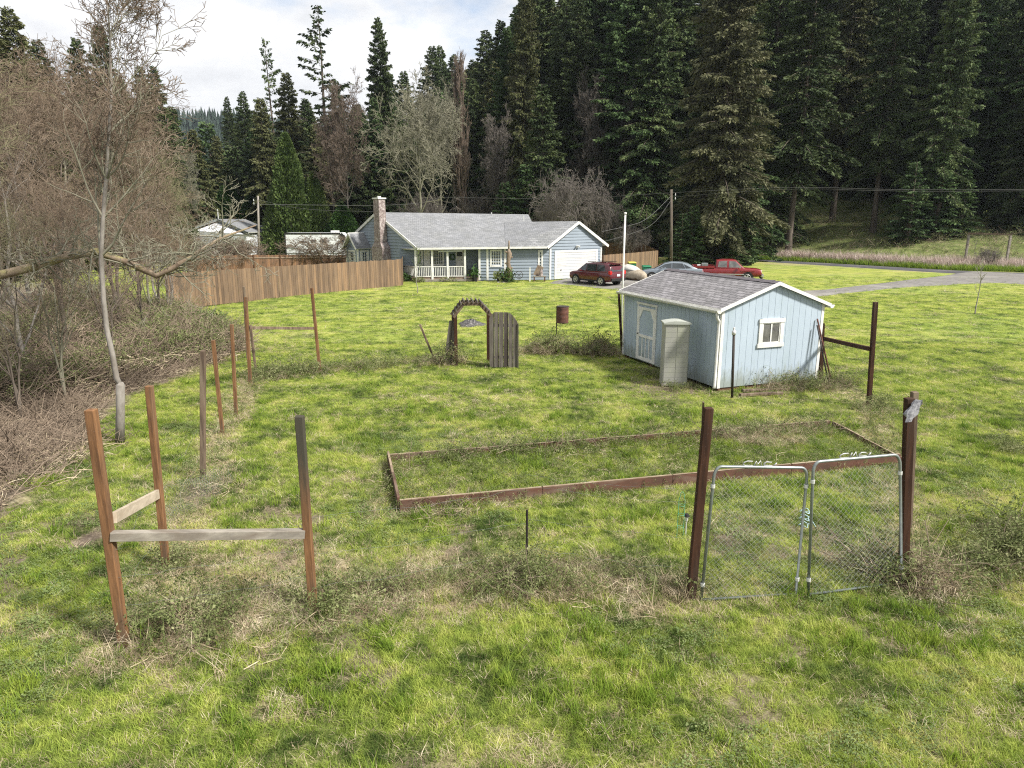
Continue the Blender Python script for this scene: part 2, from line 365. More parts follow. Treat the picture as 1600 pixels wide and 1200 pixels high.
def conifer(seed, H=36., Rd=5.5, z0=4., nb=130, spr=150, droop=.35, up=.25, sp_l=.75, sp_w=.17, prof=.8, dead=20, ragged=.3, hang=.5, tr=.42, keep=1., lat=.3):
    rng = np.random.default_rng(seed); V = []; segs = []; F0 = []
    trunk = [(0, 0, 0)]; n = 10; x = y = 0
    for i in range(1, n+1): x += rng.normal(0, .08); y += rng.normal(0, .08); trunk.append((x, y, H*i/n))
    for i in range(n): segs.append((*trunk[i], *trunk[i+1], tr*(1-i/n*.95)*(1.25 if i == 0 else 1), tr*(1-(i+1)/n*.95)))
    C = []; D = []; Ls = []
    az = 0
    for i in range(nb):
        f = (i+rng.random())/nb; z = z0+(H-z0)*f**.9; az += 2.4+rng.normal(0, .5)
        L = Rd*((1-(z-z0)/(H-z0))**prof)*rng.uniform(1-ragged*1.4, 1+ragged*.6)+.35
        if f < .1: L *= rng.uniform(.5, 1)
        cz = np.array([math.cos(az), math.sin(az), 0.]); sd = np.array([-cz[1], cz[0], 0.])
        e = up*(f*1.6-.35)+rng.normal(0, .06)
        def bp(t): return np.outer(t*L, cz)+np.outer(t*L*e-droop*L*t*t*(1.1-f*.8)+.10*L*t**3, [0, 0, 1])+np.array([0, 0, z])
        tt = np.linspace(0, 1, 4); pp = bp(tt)
        for k in range(3): segs.append((*pp[k], *pp[k+1], .07*(1-k*.3)*(L/5+.2), .07*(1-(k+1)*.3)*(L/5+.2)))
        ns = int(spr*(L/Rd)*rng.uniform(.7, 1.2)*keep)+6
        t = .12+.9*rng.random(ns)**.75; side = rng.choice([-1, 1], ns); wl = lat*L*(1.05-t)*rng.random(ns)+.08
        P = bp(t)+sd[None]*(side*wl)[:, None]+np.stack([rng.normal(0, .1, ns), rng.normal(0, .1, ns), -hang*wl*rng.random(ns)-.12*rng.random(ns)], 1)
        d = cz[None]*rng.uniform(.35, 1, ns)[:, None]+sd[None]*(side*rng.uniform(.1, 1, ns))[:, None]
        d[:, 2] += rng.uniform(-.9*hang-.25, .12, ns)
        C.append(P); D.append(d); Ls.append(sp_l*rng.uniform(.5, 1.25, ns)*(0.55+.45*min(1, L/3)))
    P = np.concatenate(C); D = np.concatenate(D); Lg = np.concatenate(Ls)[:, None]
    D /= np.linalg.norm(D, axis=1, keepdims=True)
    nrm = rng.normal(0, 1, P.shape); nrm[:, 2] += 1.; s = np.cross(D, nrm); s /= np.linalg.norm(s, axis=1, keepdims=True)
    w = sp_w*rng.uniform(.6, 1.3, len(P))[:, None]
    Vv = np.stack([P, P+D*Lg*.45+s*w, P+D*Lg, P+D*Lg*.5-s*w], 1).reshape(-1, 3)
    F = np.arange(len(P)*4).reshape(-1, 4)
    for _ in range(dead):
        z = rng.uniform(1.5, z0+4); a = rng.random()*6.28; L = rng.uniform(.8, 2.6)
        segs.append((0, 0, z, L*math.cos(a), L*math.sin(a), z-rng.uniform(0, .6), .04, .012))
    return segmesh('trunk', segs, 'bark', 6), npmesh('crown', Vv, F, 'fir_dark')
CON = {
 'A': conifer(1, 36, 7.0, 2.5, 260, 400, droop=.45, prof=.7, hang=.8, up=.3, sp_l=.55, sp_w=.11), 'B': conifer(2, 36, 6.2, 3, 240, 380, ragged=.4, droop=.5, prof=.7, hang=.9, sp_l=.6, sp_w=.11), 'S': conifer(3, 30, 5.0, 7, 62, 120, droop=.25, up=.5, ragged=.6, sp_l=.65, sp_w=.13, lat=.18, hang=.8),
 'N': conifer(4, 36, 7.2, 1.5, 270, 430, droop=.42, sp_l=.6, sp_w=.11, prof=.66, hang=.9, dead=5), 'C': conifer(5, 24, 5.2, 1.5, 190, 300, droop=.5, hang=.9, prof=.78, dead=4, sp_l=.55, sp_w=.11),
 'Y': conifer(6, 14, 3.0, .6, 110, 120, droop=.2, up=.4, sp_l=.5, sp_w=.12, dead=0), 'T': conifer(8, 38, 5.6, 9, 190, 280, dead=45, ragged=.4, droop=.5, prof=.75, hang=.9, sp_l=.6, sp_w=.12)}
def dense_cone(seed, H, Rd, n, l=.28, w=.09, prof=.75, upl=.9, lob=.12, base=.0, bumpy=None):
    rng = np.random.default_rng(seed); h = rng.random(n)**1.3*(1-base)+base; a = rng.random(n)*6.283
    rr = Rd*np.clip(1-h, 0, 1)**prof*(1+lob*np.sin(a*5+h*9)+rng.normal(0, .07, n))*rng.uniform(.72, 1.03, n)**.6
    rr *= sstep(-.02, .08, h)*.3+.7
    P = np.stack([np.cos(a)*rr, np.sin(a)*rr, h*H], 1)
    D = np.stack([np.cos(a)+rng.normal(0, .4, n), np.sin(a)+rng.normal(0, .4, n), np.full(n, upl)+rng.normal(0, .5, n)], 1); D /= np.linalg.norm(D, axis=1, keepdims=True)
    s = np.cross(D, rng.normal(0, 1, P.shape)); s /= np.linalg.norm(s, axis=1, keepdims=True); L = l*rng.uniform(.6, 1.3, n)[:, None]
    V = np.stack([P, P+D*L*.5+s*w, P+D*L, P+D*L*.5-s*w], 1).reshape(-1, 3)
    return segmesh('trunk', [(0, 0, 0, 0, 0, H*.85, .16, .03)], 'bark', 6), npmesh('crown', V, np.arange(n*4).reshape(-1, 4), 'arbor')
CON['V'] = dense_cone(21, 10, 2.9, 26000, .34, .08)
BARE = {
 'maple': bareproto(31, 17, (26, 9, 7, 5), (.5, .5, .5, .45), (48, 45, 45, 45), (0, .05, .02, .0, -.01), .32, 'twig_pale', 'twig_pale', minr=.024),
 'alder': bareproto(32, 16, (30, 9, 7, 5), (.38, .5, .5, .5), (42, 42, 42, 45), (0, .06, .03, 0, 0), .22, 'twig_grey', 'twig_bronze', minr=.02),
 'poplar': bareproto(33, 20, (60, 9, 5), (.22, .4, .45), (22, 18, 20), (0, .25, .25, .2), .25, 'twig_bronze', 'twig_bronze', levels=3, minr=.02, start=.1),
 'thick': bareproto(34, 10, (20, 8, 6, 4), (.42, .5, .5, .5), (40, 42, 45, 45), (0, .05, .03, -.01, -.02), .12, 'bark', 'twig_brown', minr=.0065, start=.12, wob=.5),
 'thick2': bareproto(35, 9, (9, 7, 5, 4), (.5, .5, .55, .5), (38, 42, 45, 45), (0, .06, .02, -.01, -.03), .09, 'bark', 'twig_brown', stems=3, fan=2.2, minr=.0065, start=.15, wob=.5),
 'shrub': bareproto(36, 4.2, (12, 6, 5), (.55, .5, .5), (35, 45, 45), (0, -.02, -.08, -.1), .06, 'twig_grey', 'twig_grey', levels=3, stems=12, fan=3.2, minr=.014, start=.3, wig=.2),
 'bush': bareproto(37, 2.6, (10, 6, 5), (.5, .5, .5), (35, 45, 45), (0, 0, -.04, -.05), .04, 'twig_brown', 'twig_brown', levels=3, stems=9, fan=1.7, minr=.01, start=.2, wig=.2),
}
HB = {}
for k_, (a_, b_) in BARE.items():
    z_ = np.empty(len(b_.vertices)*3, np.float32); b_.vertices.foreach_get('co', z_); HB[k_] = float(np.percentile(z_[2::3], 99.7))
def tree(name, protos, loc, sc, rz, label, cat, group=None, crown=None, wood=None):
    o = empty(name, loc, label, cat, group, rz); o.scale = sc
    o.rotation_euler = (random.gauss(0, .018), random.gauss(0, .018), rz); meshobj('trunk', protos[0], o, wood); meshobj('crown', protos[1], o, crown)
    return o
exec_parts = []
# ================================================================ GROUND
def pdist(x, y, pts):
    x = np.asarray(x, float); y = np.asarray(y, float); best = np.full(x.shape, 1e9)
    for (ax, ay), (bx, by) in zip(pts[:-1], pts[1:]):
        dx, dy = bx-ax, by-ay; t = np.clip(((x-ax)*dx+(y-ay)*dy)/(dx*dx+dy*dy), 0, 1)
        best = np.minimum(best, np.hypot(x-ax-t*dx, y-ay-t*dy))
    return best
def xb(y): return np.interp(y, [0, 10, 13.8, 17, 20, 22, 25, 28.5, 33, 37, 60], [-7.4, -8.1, -9.0, -10.2, -9.9, -9.4, -10.8, -12.5, -15, -18.6, -40])
L_FRONT = [(-4.2, 6.7), (-2.34, 7.2), (.19, 7.9), (2.17, 7.6)]
L_LEFT = [(-4.2, 6.7), (-4.6, 8.4), (-5.5, 11.5), (-6.3, 14.3), (-6.6, 15.9), (-7.5, 19.2)]
L_BACK = [(-7.5, 19.6), (-5.9, 20.8), (-2.5, 22.0), (-1.9, 21.8)]
L_BACK2 = [(-.2, 22.6), (1.5, 23.9), (3.7, 23.4)]
L_RIGHT = [(8.3, 18.7), (9.0, 19.2), (8.9, 16.6), (5.3, 8.2)]
L_RIGHT2 = [(5.0, 8.0), (7, 8.6), (9.5, 9.0)]
BED = [(-1.78, 10.21), (7.36, 12.44), (7.16, 14.82), (-2.37, 12.6)]
def inbed(x, y):
    m = np.ones(np.shape(x), bool)
    for i in range(4):
        ax, ay = BED[i]; bx, by = BED[(i+1) % 4]; m &= ((bx-ax)*(y-ay)-(by-ay)*(x-ax)) > 0
    return m
def shedclear(x, y):
    u = (x-5.54)*.94+(y-18.15)*.34; v = -(x-5.54)*.34+(y-18.15)*.94
    return (u > -.05) & (u < 3.45) & (v > -.05) & (v < 5.3)
def masks(x, y):
    n = fbm(x*1.3, y*1.3, 21, 4); n2 = fbm(x*.5, y*.5, 41, 4); n3 = fbm(x*.9+9, y*1.6, 61, 4)
    br = sstep(.5, -.5, x-xb(y)+(n-.5)*2.2)*sstep(60, 45, y)
    dirt_shade = sstep(.63, .72, n)*sstep(26, 10, y)*.8
    dirt_shade = np.maximum(dirt_shade, sstep(.9, .3, np.hypot((x+4.6+.9), (y-8.6)*1.2))*0)
    dirt_shade = np.maximum(dirt_shade, sstep(2.2, .6, np.hypot(x+6.6, (y-8.8)))*sstep(.45, .6, n))
    dirt_shade = np.maximum(dirt_shade, sstep(1.7, .5, np.hypot((x-4.3)*.9, (y-18.6)*.7))*sstep(.3, .45, n)*.9)  # bare earth left of the shed, darkened to paint in the shed's shadow
    st = sstep(.65, .15, pdist(x, y, L_FRONT)+(n-.5)*.9)
    st = np.maximum(st, sstep(.6, .15, pdist(x, y, L_LEFT)+(n-.5)*.6)*.8)
    st = np.maximum(st, sstep(1.8, .8, np.hypot(x+3.4, y-7.9)+(n-.5)*1.5)*.9)
    st = np.maximum(st, sstep(.6, .2, pdist(x, y, L_RIGHT)+(n-.5)*.6)*.7)
    st = np.maximum(st, sstep(.8, .2, pdist(x, y, L_RIGHT2)+(n-.5)*.6)*.7)
    st = np.maximum(st, sstep(.62, .76, n3)*.6*sstep(24, 10, y))
    st = np.maximum(st, sstep(.58, .7, fbm(x*.35, y*.9, 81, 4))*.2)
    s = y-roadline(x)
    forest = sstep(3, 9, s+(n2-.5)*8)*sstep(-90, -40, x)
    verge = sstep(3.2, 4.2, s)*sstep(10, 7, s)*sstep(18, 30, x)
    forest = np.maximum(forest, sstep(66, 75, y)*sstep(-10, -25, x)*.5)
    dry = sstep(-12, -5, s)*sstep(4, 2, s)*sstep(.4, .6, n2)*.6
    st = np.maximum(st, dry)
    return np.clip(br, 0, 1), np.clip(dirt_shade, 0, 1), np.clip(st, 0, 1), np.clip(forest, 0, 1)
def axis(*parts):
    out = []
    for a, b, s in parts: out += list(np.arange(a, b, s))
    return np.array(out)
xs = axis((-420, -120, 14), (-120, -45, 3), (-45, -15, .6), (-15, 15, .16), (15, 60, .6), (60, 140, 3), (140, 401, 14))
ys = axis((-12, 3, 1.5), (3, 18, .12), (18, 45, .3), (45, 130, 1.2), (130, 260, 6), (260, 1000, 16))
gx, gy = np.meshgrid(xs, ys); gx = gx.ravel(); gy = gy.ravel(); gz = tz(gx, gy)
nx, ny = len(xs), len(ys); ii = (np.arange(ny-1)[:, None]*nx+np.arange(nx-1)[None]).ravel()
br, di, st, fo = masks(gx, gy)
near = sstep(24, 16, gy)*(1-br)
gz = gz+(fbm(gx*4, gy*4, 91, 3)-.5)*.07*near+br*(fbm(gx*1.5, gy*1.5, 95, 3)-.4)*.25
def groundmat():
    m, nt, b = nodes('ground'); v = pos(nt)
    at_ = nt.nodes.new('ShaderNodeAttribute'); at_.attribute_name = 'zone'; sp = nt.nodes.new('ShaderNodeSeparateColor'); nt.links.new(at_.outputs['Color'], sp.inputs[0])
    n = noise(nt, v, .9, 5, .65); n2 = noise(nt, v, 14, 4, .7); n4 = noise(nt, pos(nt, (.25, 1.1, 1)), 1.3, 5, .65); nb = noise(nt, v, .12, 4, .6)
    g = ramp(nt, n, [(.3, (.10, .15, .035)), (.5, (.225, .27, .058)), (.7, (.35, .375, .10))])
    g = mixc(nt, ramp(nt, n4, [(.5, (0, 0, 0)), (.72, (.8, .8, .8))]), g, (.37, .35, .15))
    g = mixc(nt, ramp(nt, n4, [(.28, (.6, .6, .6)), (.42, (0, 0, 0))]), g, (.08, .16, .025))
    g = mixc(nt, 1, g, ramp(nt, n2, [(.3, (.5, .52, .5)), (.5, (1, 1, 1)), (.7, (1.35, 1.3, 1.15))]), 'MULTIPLY')
    g = mixc(nt, 1, g, ramp(nt, nb, [(.35, (.85, .92, .9)), (.65, (1.12, 1.05, 1))]), 'MULTIPLY')
    nr = nt.nodes.new('ShaderNodeAttribute'); nr.attribute_name = 'soil'
    soil = ramp(nt, n2, [(.3, (.045, .045, .02)), (.5, (.10, .105, .04)), (.72, (.21, .195, .10))])
    g = mixc(nt, nr.outputs['Fac'], g, soil)
    s = ramp(nt, n2, [(.3, (.20, .155, .09)), (.5, (.34, .28, .17)), (.7, (.46, .39, .26))])
    d = ramp(nt, n2, [(.3, (.08, .06, .045)), (.55, (.16, .125, .095)), (.75, (.28, .235, .19))])
    r = ramp(nt, n2, [(.3, (.06, .046, .034)), (.5, (.14, .112, .085)), (.7, (.27, .23, .185))])
    f = ramp(nt, n, [(.3, (.07, .09, .032)), (.5, (.135, .165, .055)), (.7, (.22, .215, .11))])
    ff = mixc(nt, 1, f, ramp(nt, n2, [(.3, (.5, .5, .5)), (.7, (1.4, 1.4, 1.3))]), 'MULTIPLY')
    c = mixc(nt, sp.outputs[1], g, s); 
    al = nt.nodes.new('ShaderNodeAttribute'); al.attribute_name = 'dirt_shade'
    c = mixc(nt, al.outputs['Fac'], c, d); c = mixc(nt, sp.outputs[0], c, r); c = mixc(nt, sp.outputs[2], c, ff)
    nt.links.new(c, b.inputs['Base Color']); b.inputs['Roughness'].default_value = .95; b.inputs['Specular IOR Level'].default_value = .1
    bump(nt, b, n2, .8, .05); MAT['ground'] = m
groundmat()
F = np.stack([ii, ii+1, ii+nx+1, ii+nx], 1)
me = npmesh('ground', np.stack([gx, gy, gz], 1), F, 'ground', smooth=True)
ca = me.color_attributes.new('zone', 'FLOAT_COLOR', 'POINT')
ca.data.foreach_set('color', np.stack([br, st, fo, np.ones_like(br)], 1).astype(np.float32).ravel())
sa = me.attributes.new('soil', 'FLOAT', 'POINT'); sa.data.foreach_set('value', (sstep(30, 15, gy)*.6).astype(np.float32))
da = me.attributes.new('dirt_shade', 'FLOAT', 'POINT'); da.data.foreach_set('value', di.astype(np.float32))
tag(meshobj('ground', me), 'rough green lawn with bare patches rising to forest floor', 'ground', kind='structure')
def ribbon(name, left, right, m, h, label, cat, thick=.0, n=60):
    """left/right: world polylines"""
    def res(pl):
        pl = np.array(pl, float); d = np.r_[0, np.cumsum(np.hypot(*np.diff(pl, axis=0).T))]; t = np.linspace(0, d[-1], n)
        return np.stack([np.interp(t, d, pl[:, 0]), np.interp(t, d, pl[:, 1])], 1)
    a, b = res(left), res(right); k = 7; V = []
    for j in range(k):
        q = a+(b-a)*j/(k-1); q = q+((fbm(q[:, 0]*.7, q[:, 1]*.7, 5)-.5)*.5)[:, None]*(1 if j in (0, k-1) else 0)
        zz = tz(q[:, 0], q[:, 1])+h+(.05 if 0 < j < k-1 else -.10)
        V.append(np.stack([q[:, 0], q[:, 1], zz], 1))
    V = np.stack(V, 1).reshape(-1, 3); i0 = (np.arange(n-1)[:, None]*k+np.arange(k-1)[None]).ravel()
    tag(meshobj(name, npmesh(name, V, np.stack([i0, i0+1, i0+k+1, i0+k], 1), m, smooth=True)), label, cat, kind='structure')
mat('asphalt', (.082, .080, .088), (.056, .055, .06), .5, .85, obj=False, c3=(.14, .13, .13), s3=.35)
mat('gravel', (.20, .19, .18), (.12, .113, .107), 3, .95, obj=False, bmp=.5, bdist=.03, c3=(.22, .21, .19), s3=.4)
g2 = lambda *p: [tuple(G(*q)[:2]) for q in p]
xr = np.array([-45, -20, 0, 12, 18, 23, 28, 34, 41, 60, 90])
ribbon('road', [(x, float(roadline(x))-2.6-(3 if x > 33 else 0)) for x in xr], [(x, float(roadline(x))+2.6) for x in xr], 'asphalt', .02, 'dark grey asphalt road curving past the forest edge', 'road')
ribbon('driveway', g2((1640, 448), (1560, 444), (1480, 447), (1390, 452), (1300, 462), (1250, 468), (1130, 462), (1060, 458), (960, 455), (850, 444)), g2((1640, 430), (1520, 422), (1478, 430), (1400, 440), (1310, 451), (1240, 457), (1130, 448), (1060, 436), (1000, 427), (940, 427)), 'gravel', .035, 'grey gravel driveway running from the road to the garage', 'driveway')
# ---------------------------------------------------------------- scatter
def bladetuft(rng, n, h, w, spread, bend, segs=3, up=1.0):
    V = []; F = []
    for i in range(n):
        a = rng.random()*6.283; r = spread*math.sqrt(rng.random()); bx, by = r*math.cos(a), r*math.sin(a)
        d = rng.random()*6.283; dx, dy = math.cos(d), math.sin(d); H = h*rng.uniform(.5, 1.2); B = bend*H*rng.uniform(.3, 1.3); ww = w*rng.uniform(.7, 1.3)
        f = d+rng.uniform(.6, 2.5); fx, fy = math.cos(f), math.sin(f); b0 = len(V)
        for k in range(segs+1):
            t = k/segs; z = H*up*(t-.35*bend*t*t); px = bx+dx*B*t*t; py = by+dy*B*t*t; q = ww*(1-t)**.7/2
            if k < segs: V += [(px-fx*q, py-fy*q, z-.01), (px+fx*q, py+fy*q, z-.01)]
            else: V.append((px, py, z))
        for k in range(segs-1): F.append((b0+2*k, b0+2*k+1, b0+2*k+3, b0+2*k+2))
        F.append((b0+2*segs-2, b0+2*segs-1, b0+2*segs))
    return V, F
def proto(name, VF, m):
    me = bpy.data.meshes.new(name); me.from_pydata(VF[0], [], VF[1]); me.materials.append(MAT[m]); me.update()
    return bpy.data.objects.new(name, me)
def scatter(name, pts, scl, idx, protos, label, cat, tilt=.15, sq=None):
    n = len(pts); me = bpy.data.meshes.new(name); me.vertices.add(n)
    me.vertices.foreach_set('co', np.ascontiguousarray(pts, np.float32).ravel())
    rot = np.stack([RNG.normal(0, tilt, n), RNG.normal(0, tilt, n), RNG.random(n)*6.283], 1).astype(np.float32)
    a = me.attributes.new('rot', 'FLOAT_VECTOR', 'POINT'); a.data.foreach_set('vector', rot.ravel())
    s3 = np.stack([scl, scl, scl*(sq if sq is not None else 1)], 1).astype(np.float32)
    a = me.attributes.new('scl', 'FLOAT_VECTOR', 'POINT'); a.data.foreach_set('vector', s3.ravel())
    a = me.attributes.new('idx', 'INT', 'POINT'); a.data.foreach_set('value', idx.astype(np.int32))
    o = link(bpy.data.objects.new(name, me)); tag(o, label, cat, kind='stuff')
    c = bpy.data.collections.new(name+'_kinds')
    for i, p in enumerate(protos): p.name = f'{name}_kind_{i:02d}'; c.objects.link(p)
    ng = bpy.data.node_groups.new(name, 'GeometryNodeTree')
    ng.interface.new_socket('Geometry', in_out='INPUT', socket_type='NodeSocketGeometry'); ng.interface.new_socket('Geometry', in_out='OUTPUT', socket_type='NodeSocketGeometry')
    gi = ng.nodes.new('NodeGroupInput'); go = ng.nodes.new('NodeGroupOutput'); ip = ng.nodes.new('GeometryNodeInstanceOnPoints'); ci = ng.nodes.new('GeometryNodeCollectionInfo')
    ci.inputs[0].default_value = c; ci.inputs['Separate Children'].default_value = True; ci.inputs['Reset Children'].default_value = True
    mp = ng.nodes.new('GeometryNodeMeshToPoints'); ng.links.new(gi.outputs[0], mp.inputs[0]); ng.links.new(mp.outputs[0], ip.inputs['Points'])
    ng.links.new(ci.outputs[0], ip.inputs['Instance']); ip.inputs['Pick Instance'].default_value = True
    for nm, ty, sock in (('idx', 'INT', 'Instance Index'), ('rot', 'FLOAT_VECTOR', 'Rotation'), ('scl', 'FLOAT_VECTOR', 'Scale')):
        na = ng.nodes.new('GeometryNodeInputNamedAttribute'); na.data_type = ty; na.inputs[0].default_value = nm; ng.links.new(na.outputs[0], ip.inputs[sock])
    ng.links.new(ip.outputs[0], go.inputs[0]); md = o.modifiers.new('scatter', 'NODES'); md.node_group = ng
    return o
def band(y0, y1, dens, marg=1.5):
    A = (y1-y0)*(.78*(y0+y1)+2*marg); n = int(A*dens*1.0); y = RNG.uniform(y0, y1, int(n*1.3)); x = RNG.uniform(-1, 1, len(y))*(.78*y1+marg)
    k = np.abs(x) < .78*y+marg; return x[k][:n], y[k][:n]
gr = np.random.default_rng(5)
P_GRASS = [proto('g', bladetuft(gr, a_, b_, c_, d_, e_), 'blade') for a_, b_, c_, d_, e_ in ((16, .085, .007, .06, .7), (22, .06, .006, .08, 1.1), (9, .13, .006, .05, .9))]+[proto('g', bladetuft(gr, 14, .05, .008, .07, 1.0), 'blade') for _ in range(2)]+\
          [proto('g', bladetuft(gr, 18, .16, .009, .06, .6), 'blade_tall') for _ in range(2)]+[proto('g', bladetuft(gr, 10, .09, .006, .07, 1.2), 'straw') for _ in range(2)]
def grassband(bands):
    PX = []; PS = []; PI = []; SQ = []
    for (y0, y1, dens, sc, sq) in bands:
        x, y = band(y0, y1, dens); b_, d_, s_, f_ = masks(x, y)
        keep = RNG.random(len(x)) > np.clip(b_*.97+d_*.85+s_*.35+f_*.7, 0, .98); keep &= ~shedclear(x, y)
        rd = (y > 50) & (y > roadline(x)-3.5); keep &= ~rd
        x, y, s_ = x[keep], y[keep], s_[keep]
        clump = fbm(x*2.1, y*2.1, 33, 4); tall = sstep(.60, .72, clump)
        idx = RNG.integers(0, 5, len(x)); r = RNG.random(len(x)); idx = np.where(r < tall*.18*(y < 20)*(1-s_), 5+RNG.integers(0, 2, len(x)), idx)
        idx = np.where(RNG.random(len(x)) < .07+s_*.55, 7+RNG.integers(0, 2, len(x)), idx)
        S = sc*RNG.uniform(.6, 1.25, len(x))*(.75+.6*clump)
        PX.append(np.stack([x, y, tz(x, y)+(fbm(x*4, y*4, 91, 3)-.5)*.07*sstep(24, 16, y)], 1)); PS.append(S); PI.append(idx); SQ.append(np.full(len(x), sq))
    return np.concatenate(PX), np.concatenate(PS), np.concatenate(PI), np.concatenate(SQ)
p_, s_, i_, q_ = grassband([(3.6, 9, 900, 1.0, 1), (9, 16, 560, 1.15, .9), (16, 26, 260, 1.5, .55), (26, 44, 60, 2.1, .35), (44, 58, 12, 3.4, .2)])
scatter('grass', p_, s_, i_, P_GRASS, 'yellow-green grass of the lawn in uneven tufts', 'grass', sq=q_)
# clover and low broad weeds
def rosette(rng, n, r):
    V = []; F = []
    for i in range(n):
        a = rng.random()*6.283; d = r*math.sqrt(rng.random()); cx, cy, z = d*math.cos(a), d*math.sin(a), rng.uniform(.01, .05); s = rng.uniform(.006, .013); t = rng.random()*6.28; b = len(V)
        tx, ty = rng.normal(0, .35), rng.normal(0, .35)
        for k in range(4):
            u, w = s*math.cos(t+k*1.57), s*math.sin(t+k*1.57)*.8; V.append((cx+u, cy+w, z+u*tx+w*ty))
        F.append((b, b+1, b+2, b+3))
    return V, F
P_CLO = [proto('c', rosette(gr, 60, .12), 'clover') for _ in range(3)]
x, y = band(3.6, 15, 45); k = (fbm(x*.6, y*.6, 77, 3) > .62) & ~shedclear(x, y); x, y = x[k], y[k]
scatter('clover', np.stack([x, y, tz(x, y)+.015], 1), RNG.uniform(.6, 1.3, len(x)), RNG.integers(0, 3, len(x)), P_CLO, 'low grey-green clover patches spread between the grass tufts', 'clover')
# weeds: straw, tall grass, bramble sprays
def bramble(rng, L=.55, stems=4, leaves=16, ls=.03):
    V = []; F = []
    for s in range(stems):
        a = rng.random()*6.283; ca, sa = math.cos(a), math.sin(a); LL = L*rng.uniform(.6, 1.2); hh = LL*rng.uniform(.4, .9)
        P = [np.array([ca*LL*t, sa*LL*t, hh*math.sin(t*2.4)]) for t in np.linspace(0, 1, 7)]
        for i in range(6):
            b = len(V); p, q = P[i], P[i+1]
            for pt in (p, q):
                for k in range(3): V.append((pt[0]+.003*math.cos(k*2.09)*-sa, pt[1]+.003*math.cos(k*2.09)*ca, pt[2]+.003*math.sin(k*2.09)))
            for k in range(3): F.append((b+k, b+(k+1) % 3, b+3+(k+1) % 3, b+3+k))
        for i in range(leaves):
            t = rng.uniform(.15, 1); j = min(5, int(t*6)); c = P[j]+(P[j+1]-P[j])*(t*6-j)+rng.normal(0, .025, 3); u = rng.normal(0, 1, 3); u /= np.linalg.norm(u); w = np.cross(u, rng.normal(0, 1, 3)+np.array([0, 0, 2])); w /= np.linalg.norm(w)
            S = ls*rng.uniform(.6, 1.3); b = len(V); V += [tuple(c), tuple(c+u*S*.6+w*S*.45), tuple(c+u*S*1.3), tuple(c+u*S*.6-w*S*.45)]; F.append((b, b+1, b+2, b+3))
    return V, F
def sticks(rng, n, L, r=.005, flat=.25):
    V = []; F = []
    for i in range(n):
        p = rng.normal(0, L*.35, 3); p[2] = abs(p[2])*flat; d = rng.normal(0, 1, 3); d[2] *= flat; d /= np.linalg.norm(d); q = p+d*L*rng.uniform(.4, 1.1); mpt = (p+q)/2+rng.normal(0, L*.08, 3); b = len(V)
        u = np.cross(d, [0, 0, 1.]); u /= np.linalg.norm(u)+1e-6
        for pt in (p, mpt, q):
            V += [tuple(pt+u*r), tuple(pt+np.array([0, 0, r*1.7])), tuple(pt-u*r)]
        for s in (0, 3):
            for k in range(3): F.append((b+s+k, b+s+(k+1) % 3, b+s+3+(k+1) % 3, b+s+3+k))
    return V, F
P_WEED = [proto('w', bladetuft(gr, 22, .34, .008, .10, 1.1, 4), 'straw') for _ in range(3)]+[proto('w', bladetuft(gr, 20, .24, .008, .09, .7, 4), 'blade_tall') for _ in range(2)]+\
         [proto('w', bramble(gr), 'bramble_leaf') for _ in range(3)]+[proto('w', sticks(gr, 12, .4), 'straw'), proto('w', sticks(gr, 11, .6, .004, .75), 'twig_brown')]
KEY = {'s': [0, 1, 2], 't': [3, 4], 'b': [5, 6, 7], 'k': [8], 'w': [9]}
def alongline(pl, dens, width, kinds, sc, taper=0):
    pl = np.array(pl); d = np.r_[0, np.cumsum(np.hypot(*np.diff(pl, axis=0).T))]; n = int(d[-1]*dens); t = RNG.random(n)*d[-1]
    x = np.interp(t, d, pl[:, 0])+RNG.normal(0, width, n); y = np.interp(t, d, pl[:, 1])+RNG.normal(0, width, n)
    return pack(x, y, kinds, sc)
def blob(cx, cy, r, n, kinds, sc, ry=None, hz=0):
    x = cx+RNG.normal(0, r*.5, n); y = cy+RNG.normal(0, (ry or r)*.5, n); o = pack(x, y, kinds, sc)
    if hz: o[0][:, 2] += RNG.random(n)*hz*np.exp(-((x-cx)/r)**2-((y-cy)/(ry or r))**2)
    return o
def pack(x, y, kinds, sc):
    n = len(x); pool = [i for c in kinds for i in KEY[c]]
    return np.stack([x, y, tz(x, y)], 1), sc*RNG.uniform(.55, 1.3, n), np.array([pool[j] for j in RNG.integers(0, len(pool), n)])
def weeds(name, groups, label, cat):
    p = np.concatenate([g[0] for g in groups]); s = np.concatenate([g[1] for g in groups]); i = np.concatenate([g[2] for g in groups])
    k = ~shedclear(p[:, 0], p[:, 1]); return scatter(name, p[k], s[k], i[k], P_WEED_for(), label, cat, tilt=.3)
def P_WEED_for(): return [bpy.data.objects.new('w', p.data) for p in P_WEED]
LF2 = [(x_, y_+.28) for x_, y_ in L_FRONT]
weeds('fence_weeds', [alongline(LF2, 120, .26, 'sstbtsk', .72), alongline(LF2, 40, .4, 'sst', .55), blob(-3.85, 6.95, .5, 90, 'ssbbtk', .85, hz=.25), blob(-3.3, 7.1, .9, 150, 'ssbkks', .68), blob(-3.7, 6.75, .4, 40, 'sst', .8), blob(-2.4, 6.95, .6, 40, 'tts', .8), blob(-2.1, 7.35, .5, 60, 'stb', .85), blob(.15, 7.9, .38, 100, 'bbsbw', .75, hz=.22), blob(.8, 7.9, .6, 70, 'sskt', .8), blob(1.6, 7.7, .4, 40, 'stt', .9), blob(2.2, 7.75, .22, 34, 'stb', .7),
    blob(-3.3, 8.0, 1.1, 110, 'bsks', .42)], 'dry straw and bramble sprays tangled along the near fence line', 'weeds')
